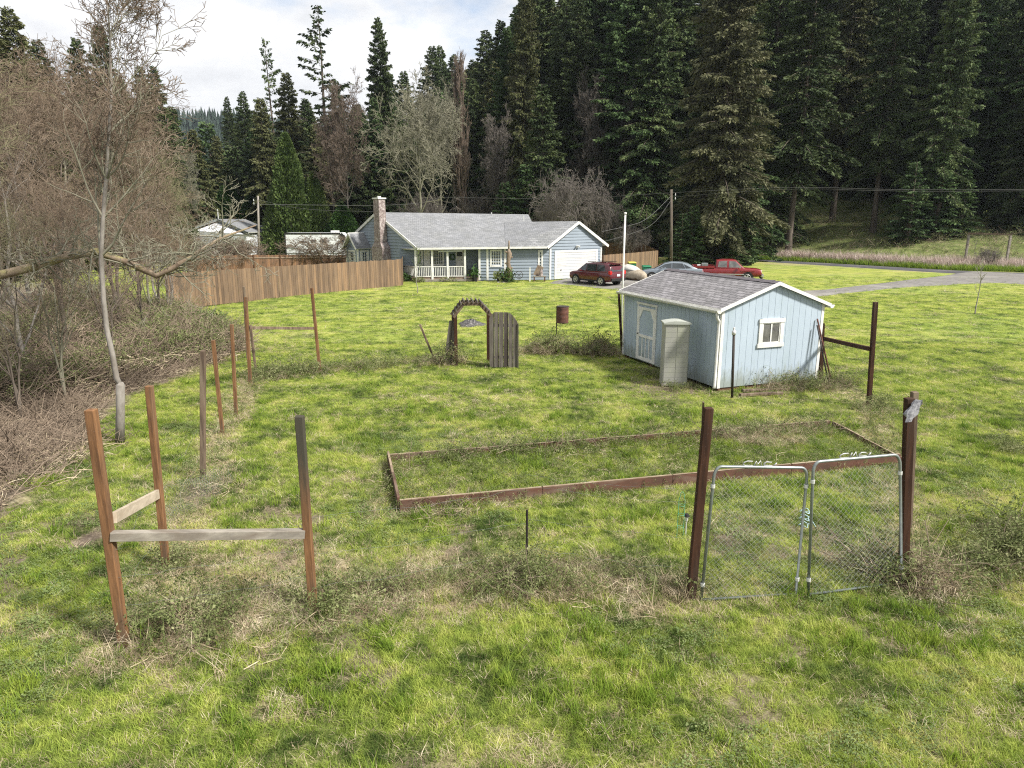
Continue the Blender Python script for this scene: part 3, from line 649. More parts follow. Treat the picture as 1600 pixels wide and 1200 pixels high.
weeds('side_weeds', [alongline(L_LEFT, 26, .18, 'sktb', .6), blob(-5.3, 11.2, .45, 60, 'tsbk', .8), blob(-4.5, 8.5, .25, 30, 'bk', .7)], 'thin weeds and straw at the feet of the left row of posts', 'weeds')
weeds('back_weeds', [alongline(L_BACK, 60, .3, 'bbstw', .85), blob(-7.2, 19.9, .8, 90, 'bbts', 1), blob(-2.0, 21.7, .45, 60, 'bws', 1, hz=.5)], 'low brambles and dry grass in front of the wooden arbour', 'weeds')
weeds('barrel_weeds', [blob(1.4, 23.8, .9, 240, 'bsswt', 1.1, .45, hz=.35), blob(3.0, 23.5, .6, 140, 'bssw', 1.1, .45, hz=.45)], 'bushy dry weeds under the rusty hanging drum', 'weeds')
weeds('shed_weeds', [blob(7.9, 18.4, .9, 200, 'bwts', .9, .4), blob(9.1, 18.9, .5, 70, 'bws', .9), alongline(L_RIGHT[2:], 16, .25, 'tsb', .7), blob(8.9, 16.3, .5, 60, 'tbs', .8), blob(4.6, 18.5, .5, 70, 'kwb', .5), blob(4.2, 20.3, .6, 60, 'kwb', .5)], 'weeds and brambles along the foot of the blue shed', 'weeds')
weeds('gate_weeds', [blob(5.25, 8.0, .45, 120, 'sss', 1.15, hz=.15), alongline(L_RIGHT2, 75, .25, 'bbwst', .9), blob(7.3, 8.9, .7, 120, 'bbws', .95, hz=.2), blob(4.9, 8.1, .4, 50, 'bw', 1), blob(G(1583, 706).x, G(1583, 706).y, .45, 60, 'btb', .6), blob(G(1470, 640).x, G(1470, 640).y, .5, 50, 'bst', .45)], 'pale dead grass and brambles beside the right gate post', 'weeds')
bx = []
n = 1500; u = RNG.random(n); w = RNG.random(n)
A_, B_, C_, D_ = [np.array(q) for q in BED]; pp = (A_*(1-u[:, None])+B_*u[:, None])*(1-w[:, None])+(D_*(1-u[:, None])+C_*u[:, None])*w[:, None]
weeds('bed_weeds', [pack(pp[:, 0], pp[:, 1], 'tttbk', .5), alongline([(-2.1, 12.45), (7.0, 14.6)], 42, .15, 'bttw', .85), alongline([(4.2, 14.0), (6.8, 14.6)], 50, .15, 'ss', .9), alongline([(7.0, 12.8), (6.9, 14.5)], 40, .2, 'tt', .8), alongline([(-1.6, 10.1), (2.0, 10.9)], 16, .10, 'bwk', .5), alongline([(-1.9, 10.3), (-2.4, 12.4)], 18, .12, 'wkb', .5), blob(5.2, 13.8, .9, 130, 'ss', .7, .3), blob(-1.0, 10.1, .5, 40, 'wwk', .6), alongline([(-1.7, 10.1), (7.3, 12.3)], 22, .07, 'tts', .4), alongline([(-2.3, 12.75), (7.1, 14.95)], 26, .08, 'tbs', .45), alongline([(7.5, 12.5), (7.3, 14.8)], 20, .08, 'tb', .45)], 'green weeds and dead grass filling the sunken garden bed', 'weeds')
# brush litter and bramble mounds at the left edge
x = RNG.uniform(-22, -7, 16000); y = RNG.uniform(9, 27, 16000); k = (x < xb(y)-.1) & (x > -.86*y-1.5); x, y = x[k], y[k]
g1 = (np.stack([x, y, tz(x, y)+.03], 1), RNG.uniform(.5, 1.25, len(x)), np.array([[8, 9, 9, 9][j] for j in RNG.integers(0, 4, len(x))]))
weeds('brush_litter', [g1, blob(-9.6, 12.6, 1.6, 260, 'kww', 1.2)], 'fallen grey-brown twigs and cut brush on the left bank', 'brush')
def mound(n, path, hmax, wid, sc):
    pl = np.array(path, float); d = np.r_[0, np.cumsum(np.hypot(*np.diff(pl, axis=0).T))]; t = RNG.random(n)*d[-1]; o = RNG.uniform(-1, 1, n)
    x = np.interp(t, d, pl[:, 0])+o*wid*.7; y = np.interp(t, d, pl[:, 1])+RNG.uniform(-1, 1, n)*wid
    r = np.minimum(1, np.hypot((x-np.interp(t, d, pl[:, 0]))/wid, (y-np.interp(t, d, pl[:, 1]))/wid)); h = hmax*np.sqrt(np.maximum(0, 1-r*r))*(.6+.6*fbm(x*.8, y*.8, 7))
    p = np.stack([x, y, tz(x, y)+h*RNG.random(n)**.35], 1); pool = np.array([5, 9, 9, 9, 8, 7, 9]); return p, sc*RNG.uniform(.7, 1.4, n), pool[RNG.integers(0, 7, n)]
weeds('bramble_thicket', [mound(2600, [(-13.5, 15.5), (-11.8, 19), (-11.2, 22), (-12.5, 25.5), (-14.5, 29), (-17, 33)], .85, 1.5, 1.3), mound(1500, [(-16, 15), (-15.5, 20), (-17, 26), (-20, 33)], 1.5, 2.2, 1.6), mound(500, [(-9.9, 22.6), (-11.2, 26.5)], .7, 1.0, 1.1)], 'dark green bramble thicket under the bare trees on the left', 'bramble')
# verge reeds across the road, undergrowth at the forest edge
NR = 6500; sx = RNG.uniform(14, 62, NR); pale = RNG.random(NR) < .6; sy = roadline(sx)+3.3+RNG.random(NR)*2.6+pale*(1.2+RNG.random(NR)*1.5)
g3 = (np.stack([sx, sy, tz(sx, sy)], 1), np.where(pale, RNG.uniform(2.6, 4.6, NR), RNG.uniform(1.8, 3.2, NR)), np.where(pale, RNG.integers(0, 3, NR), 3+RNG.integers(0, 2, NR)))
leafmat('reed', [(.30, .23, .19), (.50, .41, .36), (.72, .64, .58)], 1, .25)
scatter('roadside_reeds', g3[0], g3[1], np.where(pale, RNG.integers(0, 2, NR), 2), [proto('r', bladetuft(gr, 20, .34, .012, .12, .35, 3), 'reed'), proto('r', bladetuft(gr, 16, .30, .014, .14, .5, 3), 'reed'), proto('r', bladetuft(gr, 22, .26, .012, .12, .7, 3), 'blade_tall')], 'pale pink dry reeds and green grass along the far road edge', 'reeds')
sx = RNG.uniform(-60, 75, 5200); sy = roadline(sx)+6+RNG.random(5200)*38
g4 = (np.stack([sx, sy, tz(sx, sy)-.1], 1), RNG.uniform(1.4, 3.2, 5200), np.array([[0, 1, 5, 6, 7, 9, 9][j] for j in RNG.integers(0, 7, 5200)]))
weeds('forest_undergrowth', [g4], 'brown and olive undergrowth on the forest floor slope', 'undergrowth')
# ================================================================ POSTS AND GARDEN FENCE
def hz(px, py, base): return at(px, py, base[1])
def post(top, bot, w, m, label, name='fence_post', cat='fence post', group='weathered posts of the old garden fence', cap=None, ydrop=0., dtop=0., sides=4):
    w *= .80; b = G(*bot); b.z = T(b.x, b.y); t = at(top[0], top[1], b.y+dtop)
    o = MB(); d = (t-b).normalized()
    if sides == 4: o.beam(b-d*.15, t, w, w, up=(0, 1, 0))
    else: o.tube([b-d*.15, t], w/2, sides)
    loc = b.copy(); o.v = [tuple(Vector(v)-loc) for v in o.v]
    ob = o.build(name, m, bevel=.006); ob.location = loc; tag(ob, label, cat, group); return b, t
p1 = post((142, 640), (195, 1012), .115, 'post_orange', 'tall leaning orange-brown post in front, left end of the pale rails')
p2 = post((233, 603), (260, 888), .10, 'post_orange', 'orange-brown post holding the far end of the short pale rail')
p3 = post((317, 548), (317, 755), .10, 'post_grey', 'upright grey-brown post beside the crumpled wire mesh')
p4 = post((333, 532), (348, 680), .085, 'post_orange', 'orange post leaning slightly left, fourth along the left garden side')
p5 = post((362, 507), (369, 650), .085, 'post_orange', 'slim orange-brown post, fifth along the left garden side')
p6 = post((384, 464), (391, 600), .10, 'post_orange', 'taller brown post at the left end of the far crossbar')
p6b = post((381, 448), (387, 560), .09, 'post_grey', 'grey-topped post standing just behind the far corner post')
p7 = post((487, 450), (500, 582), .10, 'post_orange', 'leaning brown post at the right end of the far crossbar')
pbr = post((391, 508), (401, 590), .08, 'post_grey', 'short slanted brace leaning on the far corner post', 'brace', 'brace')
p8 = post((468, 650), (490, 960), .11, 'post_weathered', 'brown post with dark top at the right end of the long pale rail')
pl = post((656, 507), (681, 567), .075, 'post_grey', 'short dark stake leaning left beside the wooden arbour', 'stake', 'stake')
pB = post((1107, 637), (1079, 938), .125, 'post_red', 'dark red-brown post hinging the left wire gate')
pB2 = post((1099, 628), (1096, 700), .04, 'post_grey', 'thin metal stake tops peeping behind the left gate post', 'stake', 'stake', dtop=-1.2)
pC = post((1421, 622), (1411, 905), .12, 'post_red', 'dark red-brown post beside the right wire gate with rag on top')
pC2 = post((1429, 612), (1418, 840), .10, 'post_grey', 'grey weathered post standing just behind the right gate post')
pD = post((1368, 472), (1357, 636), .12, 'post_red', 'tall dark red post to the right of the shed with crossbar')
pE = post((1285, 505), (1282, 592), .13, 'post_red', 'shorter dark red post against the right corner of the shed')
pA = post((967, 458), (972, 553), .10, 'post_red', 'dark red post at the left back corner of the shed')
# rag on the post
rg = MB(); c = at(1427, 641, 8.0); r_ = np.random.default_rng(4)
prev = None
for k in range(7):
    z = .13-k*.045; w = .04+.012*k if k < 5 else .05; ring = [c+Vector((w*math.cos(a)*r_.uniform(.6, 1.3)+.015*(k-3)*-1, .03*math.sin(a), z+r_.uniform(-.01, .01))) for a in np.linspace(0, 5.4, 7)]
    if prev:
        for j in range(6): rg.quad(prev[j], prev[j+1], ring[j+1], ring[j])
    prev = ring
mat('rag', (.42, .42, .45), (.10, .10, .12), 22, .8)
tag(rg.build('rag', 'rag', smooth=True), 'grey torn rag tied to the right gate post', 'rag')
def rail(a, b, w, h, m, label, group='crossbars of the garden fence', name='rail'):
    o = MB(); loc = (a+b)/2; o.beam(a-loc, b-loc, w, h); ob = o.build(name, m, bevel=.004); ob.location = loc; tag(ob, label, 'rail', group)
def onpost(p, py):
    b, t = p; best = min(range(401), key=lambda i: abs(proj(b+(t-b)*i/400)[1]-py)); return b+(t-b)*best/400
rail(onpost(p1, 836)+Vector((.03, -.02, 0)), onpost(p8, 832)+Vector((-.03, -.02, 0)), .09, .095, 'rail_grey', 'long pale grey rail between the two near left posts')
rail(onpost(p1, 816)+Vector((.05, .05, .03)), onpost(p2, 770)+Vector((0.0, -.04, 0)), .045, .12, 'rail_pale', 'short pale weathered rail running back from the nearest left post')
rail(onpost(p6, 512)+Vector((.05, 0, 0)), onpost(p7, 513)+Vector((-.05, 0, 0)), .05, .08, 'post_grey', 'thin brown crossbar between the far left posts')
rail(onpost(pE, 529)+Vector((.06, 0, 0)), onpost(pD, 545)+Vector((-.06, 0, 0)), .09, .10, 'post_red', 'dark crossbar joining the two posts right of the shed')
# wire strands, steel post
def wire(pts, label, r=.0018, name='wire', m='galv', cat='wire', group=None, sag=0, kind=None):
    for _ in range(2): pts = [Vector(pts[0])]+[q for i in range(len(pts)-1) for q in (Vector(pts[i]).lerp(Vector(pts[i+1]), .25), Vector(pts[i]).lerp(Vector(pts[i+1]), .75))]+[Vector(pts[-1])]
    P = []
    for i in range(len(pts)-1):
        for k in range(8):
            t = k/8; q = Vector(pts[i]).lerp(Vector(pts[i+1]), t); q.z -= sag*4*t*(1-t); P.append(q)
    P.append(Vector(pts[-1])); o = MB(); o.tube(P, r, 5); tag(o.build(name, m), label, cat, group)
wm = MB()
def strands(a, b, zs, wob=.02):
    for z in zs:
        pts = [Vector(a).lerp(Vector(b), k/10)+Vector((RNG.normal(0, wob), RNG.normal(0, wob), z-.03*math.sin(k/10*3.14)+RNG.normal(0, wob*.5))) for k in range(11)]
        wm.tube(pts, .0013, 4)
strands(p1[0], p8[0], (.5, .85, 1.15)); strands(p8[0], G(823, 900), (.35, .75, 1.2)); strands(G(823, 900), pB[0], (.4, .8, 1.25, 1.4)); strands(p1[0], p2[0], (.6, 1.1)); strands(p2[0], p3[0], (.5, 1.0))
tag(wm.build('fence_wire', 'galv'), 'thin slack wire strands of the old garden fence', 'wire fence')
# crumpled mesh roll near p3
ms = MB(); c = G(297, 800); r_ = np.random.default_rng(9)
def msh(u, v): return Vector((c.x-.1+.42*u+.05*math.sin(v*9+u*4), c.y-.6+1.5*u+.05*math.cos(v*7), .02+v*.62*(1-.3*u)+.04*math.sin(u*9)))
for i in range(26): ms.tube([msh((i/26+k/14*.25) % 1.0 if i/26+k/14*.25 < 1 else 1, k/14) for k in range(15)], .0014, 3, False); ms.tube([msh(max(0, i/26-k/14*.25), k/14) for k in range(15)], .0014, 3, False)
tag(ms.build('chicken_wire', 'galv'), 'crumpled grey chicken wire standing beside the grey post', 'chicken wire')
# steel T post in the front line
b = G(823, 905); t = at(823, 797, b.y); o = MB(); o.beam((0, 0, -.1), (0, 0, t.z), .035, .008); o.beam((0, .012, -.1), (0, .012, t.z), .006, .03)
for k in range(9): o.box((0, -.008, .1+k*.1), (.014, .014, .02))
ob = o.build('steel_stake', 'black_iron'); ob.location = b; tag(ob, 'dark studded steel stake in the middle of the near fence line', 'steel stake')
# black slender lamp pole beside the shed
b = G(1144, 622); t = at(1147, 512, b.y); e = empty('pole', b, 'thin black pole with small finial in front of the shed gable', 'pole')
o = MB(); d = t-b; o.tube([(0, 0, -.1), d*.93], .035, 8); o.build('shaft', 'black_iron', e, True); o = MB(); o.tube([d*.9, d*.93, d*.955, d*.96, d*.985, d*1.0, d*1.01], [.05, .055, .055, .02, .03, .03, .005], 8); o.build('finial', 'galv_light', e, True)
# iron bars leaning on the shed corner
for tp, bt, lb in (((1277, 498), (1301, 603), 'longer rusty bar leaning against the shed corner'), ((1277, 508), (1296, 604), 'shorter dark bar leaning against the shed corner')):
    b = G(*bt); t = at(tp[0], tp[1], b.y+.35); o = MB(); o.tube([(0, 0, -.03), t-b], .022, 6); ob = o.build('iron_bar', 'rust' if 'rusty' in lb else 'black_iron', smooth=True); ob.location = b; tag(ob, lb, 'iron bar', 'bars leaning on the shed')
# ================================================================ RAISED BED
bd = empty('garden_bed', (0, 0, 0), 'long low timber-edged garden bed overgrown with weeds', 'garden bed')
def edge(a, b, h0, h1, label=None, capm='bed_cap', z0=-.05):
    a = Vector(a+(0,)); b = Vector(b+(0,)); o = MB(); n = max(2, int((b-a).length/1.9)); d = (b-a).normalized(); s = Vector((-d.y, d.x, 0))*.022
    for k in range(n):
        p = a.lerp(b, k/n); q = a.lerp(b, (k+1)/n)-d*.006; j = Vector((0, 0, RNG.normal(0, .006))); z = h0+(h1-h0)*k/n
        o.hexa([p-s+Vector((0, 0, z0)), q-s+Vector((0, 0, z0)), q+s+Vector((0, 0, z0)), p+s+Vector((0, 0, z0))], [p-s+Vector((0, 0, z))+j, q-s+Vector((0, 0, z))+j, q+s+Vector((0, 0, z))+j, p+s+Vector((0, 0, z))+j])
    x = o.build('board', 'bed_board', bd, bevel=.004)
    o = MB(); s *= .85
    for k in range(n):
        p = a.lerp(b, k/n)+d*.01; q = a.lerp(b, (k+1)/n)-d*.02; z = h0+(h1-h0)*k/n
        o.hexa([p-s+Vector((0, 0, z+.004)), q-s+Vector((0, 0, z+.004)), q+s+Vector((0, 0, z+.004)), p+s+Vector((0, 0, z+.004))], [p-s+Vector((0, 0, z+.012)), q-s+Vector((0, 0, z+.012)), q+s+Vector((0, 0, z+.012)), p+s+Vector((0, 0, z+.012))])
    o.build('weathered_top', capm, bd)
edge((-1.78, 10.21), (7.36, 12.44), .20, .20); edge((-1.80, 10.26), (-2.37, 12.56), .22, .20); edge((-2.35, 12.60), (7.12, 14.86), .13, .15); edge((7.40, 12.47), (7.17, 14.84), .12, .14)
# ================================================================ WIRE GATES
def gate(bl, br_, tl, tr, label, seed, shift=0):
    B0 = G(*bl); B1 = G(*br_); T0 = at(tl[0], tl[1], B0.y); T1 = at(tr[0], tr[1], B1.y); B0.z = B1.z = .04
    e = empty('wire_gate', B0, label, 'gate', 'pair of tubular wire gates'); P = lambda u, v: (B0*(1-u)+B1*u)*(1-v)+(T0*(1-u)+T1*u)*v-B0
    o = MB(); k = .07; kv = .075
    path = [P(0, 0), P(0, 1-kv)]+[P(k*(1-math.cos(a)), 1-kv+kv*math.sin(a)) for a in np.linspace(.3, 1.57, 5)]+[P(1-k+k*math.sin(a), 1-kv+kv*math.cos(a)) for a in np.linspace(0, 1.3, 5)]+[P(1, 1-kv), P(1, 0), P(0, 0)]
    o.tube(path, .019, 8); o.build('gate_frame', 'galv', e, True)
    o = MB(); nd = 17; hgt = 1.0; asp = (T0-B0).length/(B1-B0).length; nrm = (B1-B0).cross(Vector((0, 0, 1))).normalized()*.006
    for i in range(-int(nd*asp), nd):
        for sgn in (1, -1):
            pts = []
            for j in range(0, 19):
                u = (i/nd+j/18*asp) if sgn == 1 else (1-i/nd-j/18*asp); v = j/18
                if 0.02 <= u <= .98 and v < .97: pts.append(P(u, v*.99)+nrm*math.sin(j*3.1)*.4)
            if len(pts) > 1: o.tube(pts, .0011, 3, False)
    o.build('chain_link', 'galv_mesh', e)
    # scrolled top ornament
    o = MB(); s0 = .30; L = .42; z = lambda u, v: P(u, 1)+(T0-B0).normalized()*(v+.012)+Vector((0, .015, 0))
    def st(pts): o.tube([z(s0+L*u/8.0, v*.055) for u, v in pts], .008, 6)
    st([(1.9, .95), (.9, 1.0), (.2, .7), (0, .3), (.4, 0), (2.0, .0)]); st([(2.3, 0), (2.7, 1), (3.0, .3), (3.5, 1.1), (3.8, 0)]); st([(5.8, .8), (4.8, .9), (4.3, .5), (4.2, .1), (5.9, .05)]); st([(6.3, 0), (6.9, .7)])
    o.build('top_scroll', 'galv_mesh', e, True)
    o = MB()
    for v in (.12, .86):
        for u in (0, 1): o = MB(); o.tube([P(u, v)-Vector((0, 0, .02)), P(u, v)+Vector((0, 0, .02))], .027, 8); o.build('clamp', 'galv_light', e)
    return e
gate((1095, 942), (1243, 932), (1117, 729), (1262, 731), 'left wire gate, lower and rusty-topped, beside the leaning post', 1)
gate((1262, 934), (1408, 914), (1271, 722), (1406, 710), 'right wire gate, taller and grey, beside the rag-topped post', 2)
o = MB(); c = at(1256, 808, 7.75)
for k in range(5):
    z = c.z-.10+k*.045; o.tube([Vector((c.x+.055*math.cos(a)+.02*(k % 2), c.y+.05*math.sin(a), z+.02*math.sin(a*2))) for a in np.linspace(0, 6.28, 12)], .005, 5, False)
o.tube([c+Vector((.03, -.05, 0)), c+Vector((.08, -.08, -.03)), c+Vector((.12, -.08, -.09))], .005, 5)
mat('cord_blue', (.45, .62, .66), None, 3, .6); tag(o.build('tie_cord', 'cord_blue'), 'pale blue cord knotted round both gates where they meet', 'cord')
# green plant support, solar light
b = G(1062, 842); e = b; o = MB()
t = at(1060, 768, b.y); H = t.z
for s in (-1, 1): o.tube([(s*.045, 0, 0), (s*.045, 0, H*.8), (s*.02, 0, H*.97), (0, 0, H)], .004, 5)
for z in (.2, .4, .55): o.tube([(.045*math.cos(a), .045*math.sin(a), H*z*1.3) for a in np.linspace(0, 6.28, 10)], .003, 4, False)
ob = o.build('plant_support', 'green_wire'); ob.location = b; tag(ob, 'slim green wire plant support left of the gate post', 'plant support')
b = G(1071, 838); e = empty('garden_light', b, 'small stake light beside the green plant support', 'garden light'); H = at(1071, 803, b.y).z
o = MB(); o.tube([(0, 0, -.05), (0, 0, H*.75)], .009, 6); o.build('stake', 'galv_light', e); o = MB(); o.tube([(0, 0, H*.7), (0, 0, H*.9)], [.02, .028], 8); o.build('lens', 'galv_light', e); o = MB(); o.tube([(0, 0, H*.9), (0, 0, H)], [.045, .03], 10); o.build('cap', 'dark', e)
# ================================================================ ARBOUR
aL = G(713, 572); aR = G(768, 570); e = empty('arbour', aL, 'small weathered arched wooden arbour on the lawn', 'arbour')
W_ = (aR-aL); dpt = Vector((-.12, .62, 0))
for k, (q, mm) in enumerate(((Vector((0, 0, 0)), 'post_red'), (W_, 'post_red'), (dpt, 'post_grey'), (W_+dpt, 'post_red'))):
    o = MB(); o.beam(q+Vector((0, 0, -.1)), q+Vector((0, 0, 1.62)), .10, .09, up=(0, 1, 0)); o.build('post', 'post_red' if k != 2 else 'post_red', e, bevel=.006)
arc = [(-.06, 1.56), (.26, 1.98), (.80, 1.98), (1.14, 1.60)]
for q in (Vector((0, 0, 0)), dpt):
    o = MB()
    for (x0, z0), (x1, z1) in zip(arc[:-1], arc[1:]): o.beam(q+Vector((x0, -.03, z0)), q+Vector((x1, -.03, z1)), .045, .10)
    o.build('arch', 'post_grey', e)
o = MB()
for (x0, z0), (x1, z1) in zip(arc[:-1], arc[1:]):
    n = 4
    for k in range(n):
        t = (k+.3)/n; x = x0+(x1-x0)*t; z = z0+(z1-z0)*t+.085; o.beam(Vector((x, -.16, z)), dpt+Vector((x, .12, z)), .035, .065)
o.build('top_slats', 'gate_wood', e)
o = MB()
for (x0, x1, xt) in ((-.42, -.26, -.10), (-.24, -.10, -.02)):
    o.hexa([(x0, .10, 0), (x1, .10, 0), (x1, .14, 0), (x0, .14, 0)], [(xt-.10, .03, 1.45), (xt+.03, .03, 1.45), (xt+.03, .07, 1.45), (xt-.10, .07, 1.45)])
o.build('leaning_boards', 'gate_wood', e)
gb = G(765, 575); e = empty('wooden_gate', gb, 'grey board gate with clipped corners propped open beside the arbour', 'gate')
x1 = (810-788)/1080*21.6*2; o = MB()
for k in range(6):
    a0 = x1*k/6+.004; a1 = x1*(k+1)/6-.004; f = lambda x: 1.76-(max(0, .12-x)*1.5)-(max(0, x-(x1-.22))*1.35); y0 = -.10*(k/6)+RNG.normal(0, .004)
    o.hexa([(a0, y0-.012, .03), (a1, y0-.012, .03), (a1, y0+.012, .03), (a0, y0+.012, .03)], [(a0, y0-.012, f(a0)), (a1, y0-.012, f(a1)), (a1, y0+.012, f(a1)), (a0, y0+.012, f(a0))])
o.build('boards', 'gate_wood', e); o = MB(); 
for z in (.35, 1.35): o.beam((0.02, .03, z), (x1-.02, -.07, z), .03, .09)
o.beam((x1+.012, -.12, .03), (x1+.012, -.10, 1.42), .05, .03, up=(1, 0, 0)); o.build('battens', 'gate_wood', e)
# hanging rusty drum on a thin pole
b = G(869, 548); e = empty('drum_stand', b, 'rusty ribbed drum hung on a thin pole above the weeds', 'hanging drum'); c = at(879, 492, b.y)-b
o = MB(); zt = at(869, 481, b.y).z; o.tube([(0, 0, -.05), (0, 0, zt+.05)], .018, 6); o.beam((0, 0, zt), (c.x, 0, zt), .02, .02); o.build('pole', 'black_iron', e)
o = MB(); hh = .28; rr = .21; pr = []; rd = []
for k in range(15): pr.append((c.x, 0, c.z-hh+2*hh*k/14)); rd.append(rr*(1.05 if k in (0, 5, 9, 14) else 1))
o.tube(pr, rd, 20); o.build('drum', 'rust', e, True); o = MB(); o.tube([(c.x, 0, c.z+hh+.002), (c.x, 0, c.z+hh+.03)], [rr*1.06, rr*1.06], 20); o.build('rim', 'black_iron', e)
# burnt pile
b = G(735, 508); V = []; n = 26; m_ = 9
for i in range(m_):
    for j in range(n):
        a = 6.283*j/n; r = (i/(m_-1)); q = 1+.25*math.sin(a*3+1); z = .24*(1-r**1.6)*(.7+.6*random.random()) if i < m_-1 else -.03
        V.append((math.cos(a)*r*.62*q, math.sin(a)*r*.62*q, z))
Fq = [(i*n+j, i*n+(j+1) % n, (i+1)*n+(j+1) % n, (i+1)*n+j) for i in range(m_-1) for j in range(n)]
ob = meshobj('ash_pile', npmesh('ash_pile', np.array(V), np.array(Fq), 'char')); ob.location = b; tag(ob, 'low dark ash and rubble pile on the lawn behind the arbour', 'ash pile')
o = MB(); o.box((0, 0, .02), (.9, .5, .05)); ob = o.build('paving_slab', 'concrete', bevel=.01); ob.location = G(786, 441); tag(ob, 'pale concrete slab at the lawn edge before the house', 'paving slab')
# ================================================================ SHED
A = Vector((5.54, 18.15, 0)); U = Vector((.94, .34, 0)).normalized(); Vv = Vector((-U.y, U.x, 0)); Wd, Ln, z0, ze, zr = 3.39, 5.27, .12, 2.27, 2.88
sh = empty('shed', A, 'pale blue garden shed with grey shingle roof and white trim', 'shed')
S = lambda u, v, z: U*u+Vv*v+Vector((0, 0, z))
def roofz(u): return ze+(zr-ze)*(1-abs(u-Wd/2)/(Wd/2))
splash()
o = MB()  # backing body
ins = .03
o.hexa([S(ins, ins, z0), S(Wd-ins, ins, z0), S(Wd-ins, Ln-ins, z0), S(ins, Ln-ins, z0)], [S(ins, ins, ze-.04), S(Wd-ins, ins, ze-.04), S(Wd-ins, Ln-ins, ze-.04), S(ins, Ln-ins, ze-.04)])
o.hexa([S(ins, ins, ze-.038), S(Wd-ins, ins, ze-.038), S(Wd/2, ins, zr-.06)], [S(ins, Ln-ins, ze-.038), S(Wd-ins, Ln-ins, ze-.038), S(Wd/2, Ln-ins, zr-.06)])
o.build('core', 'shed_back', sh)
def grooved(name, f, L, top):
    o = MB(); n = int(L/.203); st = L/n
    for k in range(n):
        a0 = k*st+.004; a1 = (k+1)*st-.004; zz0 = z0-.02
        P = [f(a0, 0, zz0), f(a1, 0, zz0), f(a1, .03, zz0), f(a0, .03, zz0)]; Q = [f(a0, 0, top(a0)), f(a1, 0, top(a1)), f(a1, .03, top(a1)), f(a0, .03, top(a0))]
        o.hexa(P, Q)
        am = (a0+a1)/2
    return o.build(name, 'siding_shed', sh)
rz_ = lambda a: roofz(a)-.05
def gtop(a): return roofz(a)-.05
grooved('gable_wall', lambda a, d, z: S(a, d, z), Wd, gtop); grooved('side_wall', lambda a, d, z: S(d, Ln-a, z), Ln, lambda a: ze-.04)
grooved('rear_gable_wall', lambda a, d, z: S(Wd-a, Ln-d, z), Wd, gtop); grooved('far_side_wall', lambda a, d, z: S(Wd-d, a, z), Ln, lambda a: ze-.04)
o = MB(); 
for (u, v) in ((-.012, -.012), (Wd-.078, -.012), (-.012, Ln-.078)): o = MB(); o.hexa([S(u, v, z0-.03), S(u+.09, v, z0-.03), S(u+.09, v+.09, z0-.03), S(u, v+.09, z0-.03)], [S(u, v, ze-.03), S(u+.09, v, ze-.03), S(u+.09, v+.09, ze-.03), S(u, v+.09, ze-.03)]); o.build('corner_trim', 'white_trim', sh)
def roofslab(name, pts, th, m, parent, mi2='white_trim'):
    """pts: eave0, eave1, ridge1, ridge0 ; uv in metres"""
    pts = [Vector(p) for p in pts]; nn = (pts[1]-pts[0]).cross(pts[3]-pts[0]).normalized()
    if nn.z < 0: nn = -nn
    lo = [p-nn*th for p in pts]; me = bpy.data.meshes.new(name)
    me.from_pydata([tuple(p) for p in pts+lo], [], [(0, 1, 2), (0, 2, 3), (4, 6, 5), (4, 7, 6)]+[(i, i+4, (i+1) % 4+4, (i+1) % 4) for i in range(4)])
    me.materials.append(MAT[m]); me.materials.append(MAT[mi2]); uv = me.uv_layers.new(name='UVMap'); e0 = (pts[1]-pts[0]).normalized(); s0 = nn.cross(e0)
    for p in me.polygons:
        if p.index > 1: p.material_index = 1
        for li in p.loop_indices:
            q = Vector(me.vertices[me.loops[li].vertex_index].co)-pts[0]; uv.data[li].uv = (q.dot(e0), q.dot(s0))
    ob = bpy.data.objects.new(name, me); link(ob); ob.parent = parent; return ob
def raised(p, h=.0): return p+Vector((0, 0, h))
ov, og = .12, .10
sl = (zr-ze)/(Wd/2); ez = ze-sl*ov+.03; rr_ = zr+.03
roofslab('roof', [S(-ov, Ln+og, ez), S(-ov, -og, ez), S(Wd/2, -og, rr_), S(Wd/2, Ln+og, rr_)], .05, 'shingle_shed', sh, 'white_trim')
roofslab('roof', [S(Wd+ov, -og, ez), S(Wd+ov, Ln+og, ez), S(Wd/2, Ln+og, rr_), S(Wd/2, -og, rr_)], .05, 'shingle_shed', sh, 'white_trim')
o = MB(); k = 26
for i in range(k):
    v0 = -og+(Ln+2*og)*i/k; v1 = -og+(Ln+2*og)*(i+1)/k+.02; h = .012+.008*(i % 2)
    for s in (-1, 1): o.hexa([S(Wd/2, v0, rr_+h-.004), S(Wd/2, v1, rr_+h-.016), S(Wd/2+s*.15, v1, rr_+h-.016-sl*.15), S(Wd/2+s*.15, v0, rr_+h-.004-sl*.15)][::s], [S(Wd/2, v0, rr_+h+.012), S(Wd/2, v1, rr_+h), S(Wd/2+s*.15, v1, rr_+h-sl*.15), S(Wd/2+s*.15, v0, rr_+h+.012-sl*.15)][::s])
shingle('ridge_caps', (.20, .18, .19), (.24, .22, .23), (.1, .09, .1)); o.build('ridge_cap', 'ridge_caps', sh)
o = MB()
for v in (-og-.024, Ln+og+.004):
    o = MB()
    for s in (0, 1):
        u0 = -ov-.02 if s == 0 else Wd+ov+.02
        P = [S(u0, v, ez-.09), S(Wd/2, v, rr_-.09), S(Wd/2, v, rr_+.006), S(u0, v, ez+.004)]; Q = [p+Vv*.02 for p in P]
        o.hexa(P if s == 0 else P[::-1], Q if s == 0 else Q[::-1])
    o.build('barge_board', 'white_trim', sh)
o = MB()
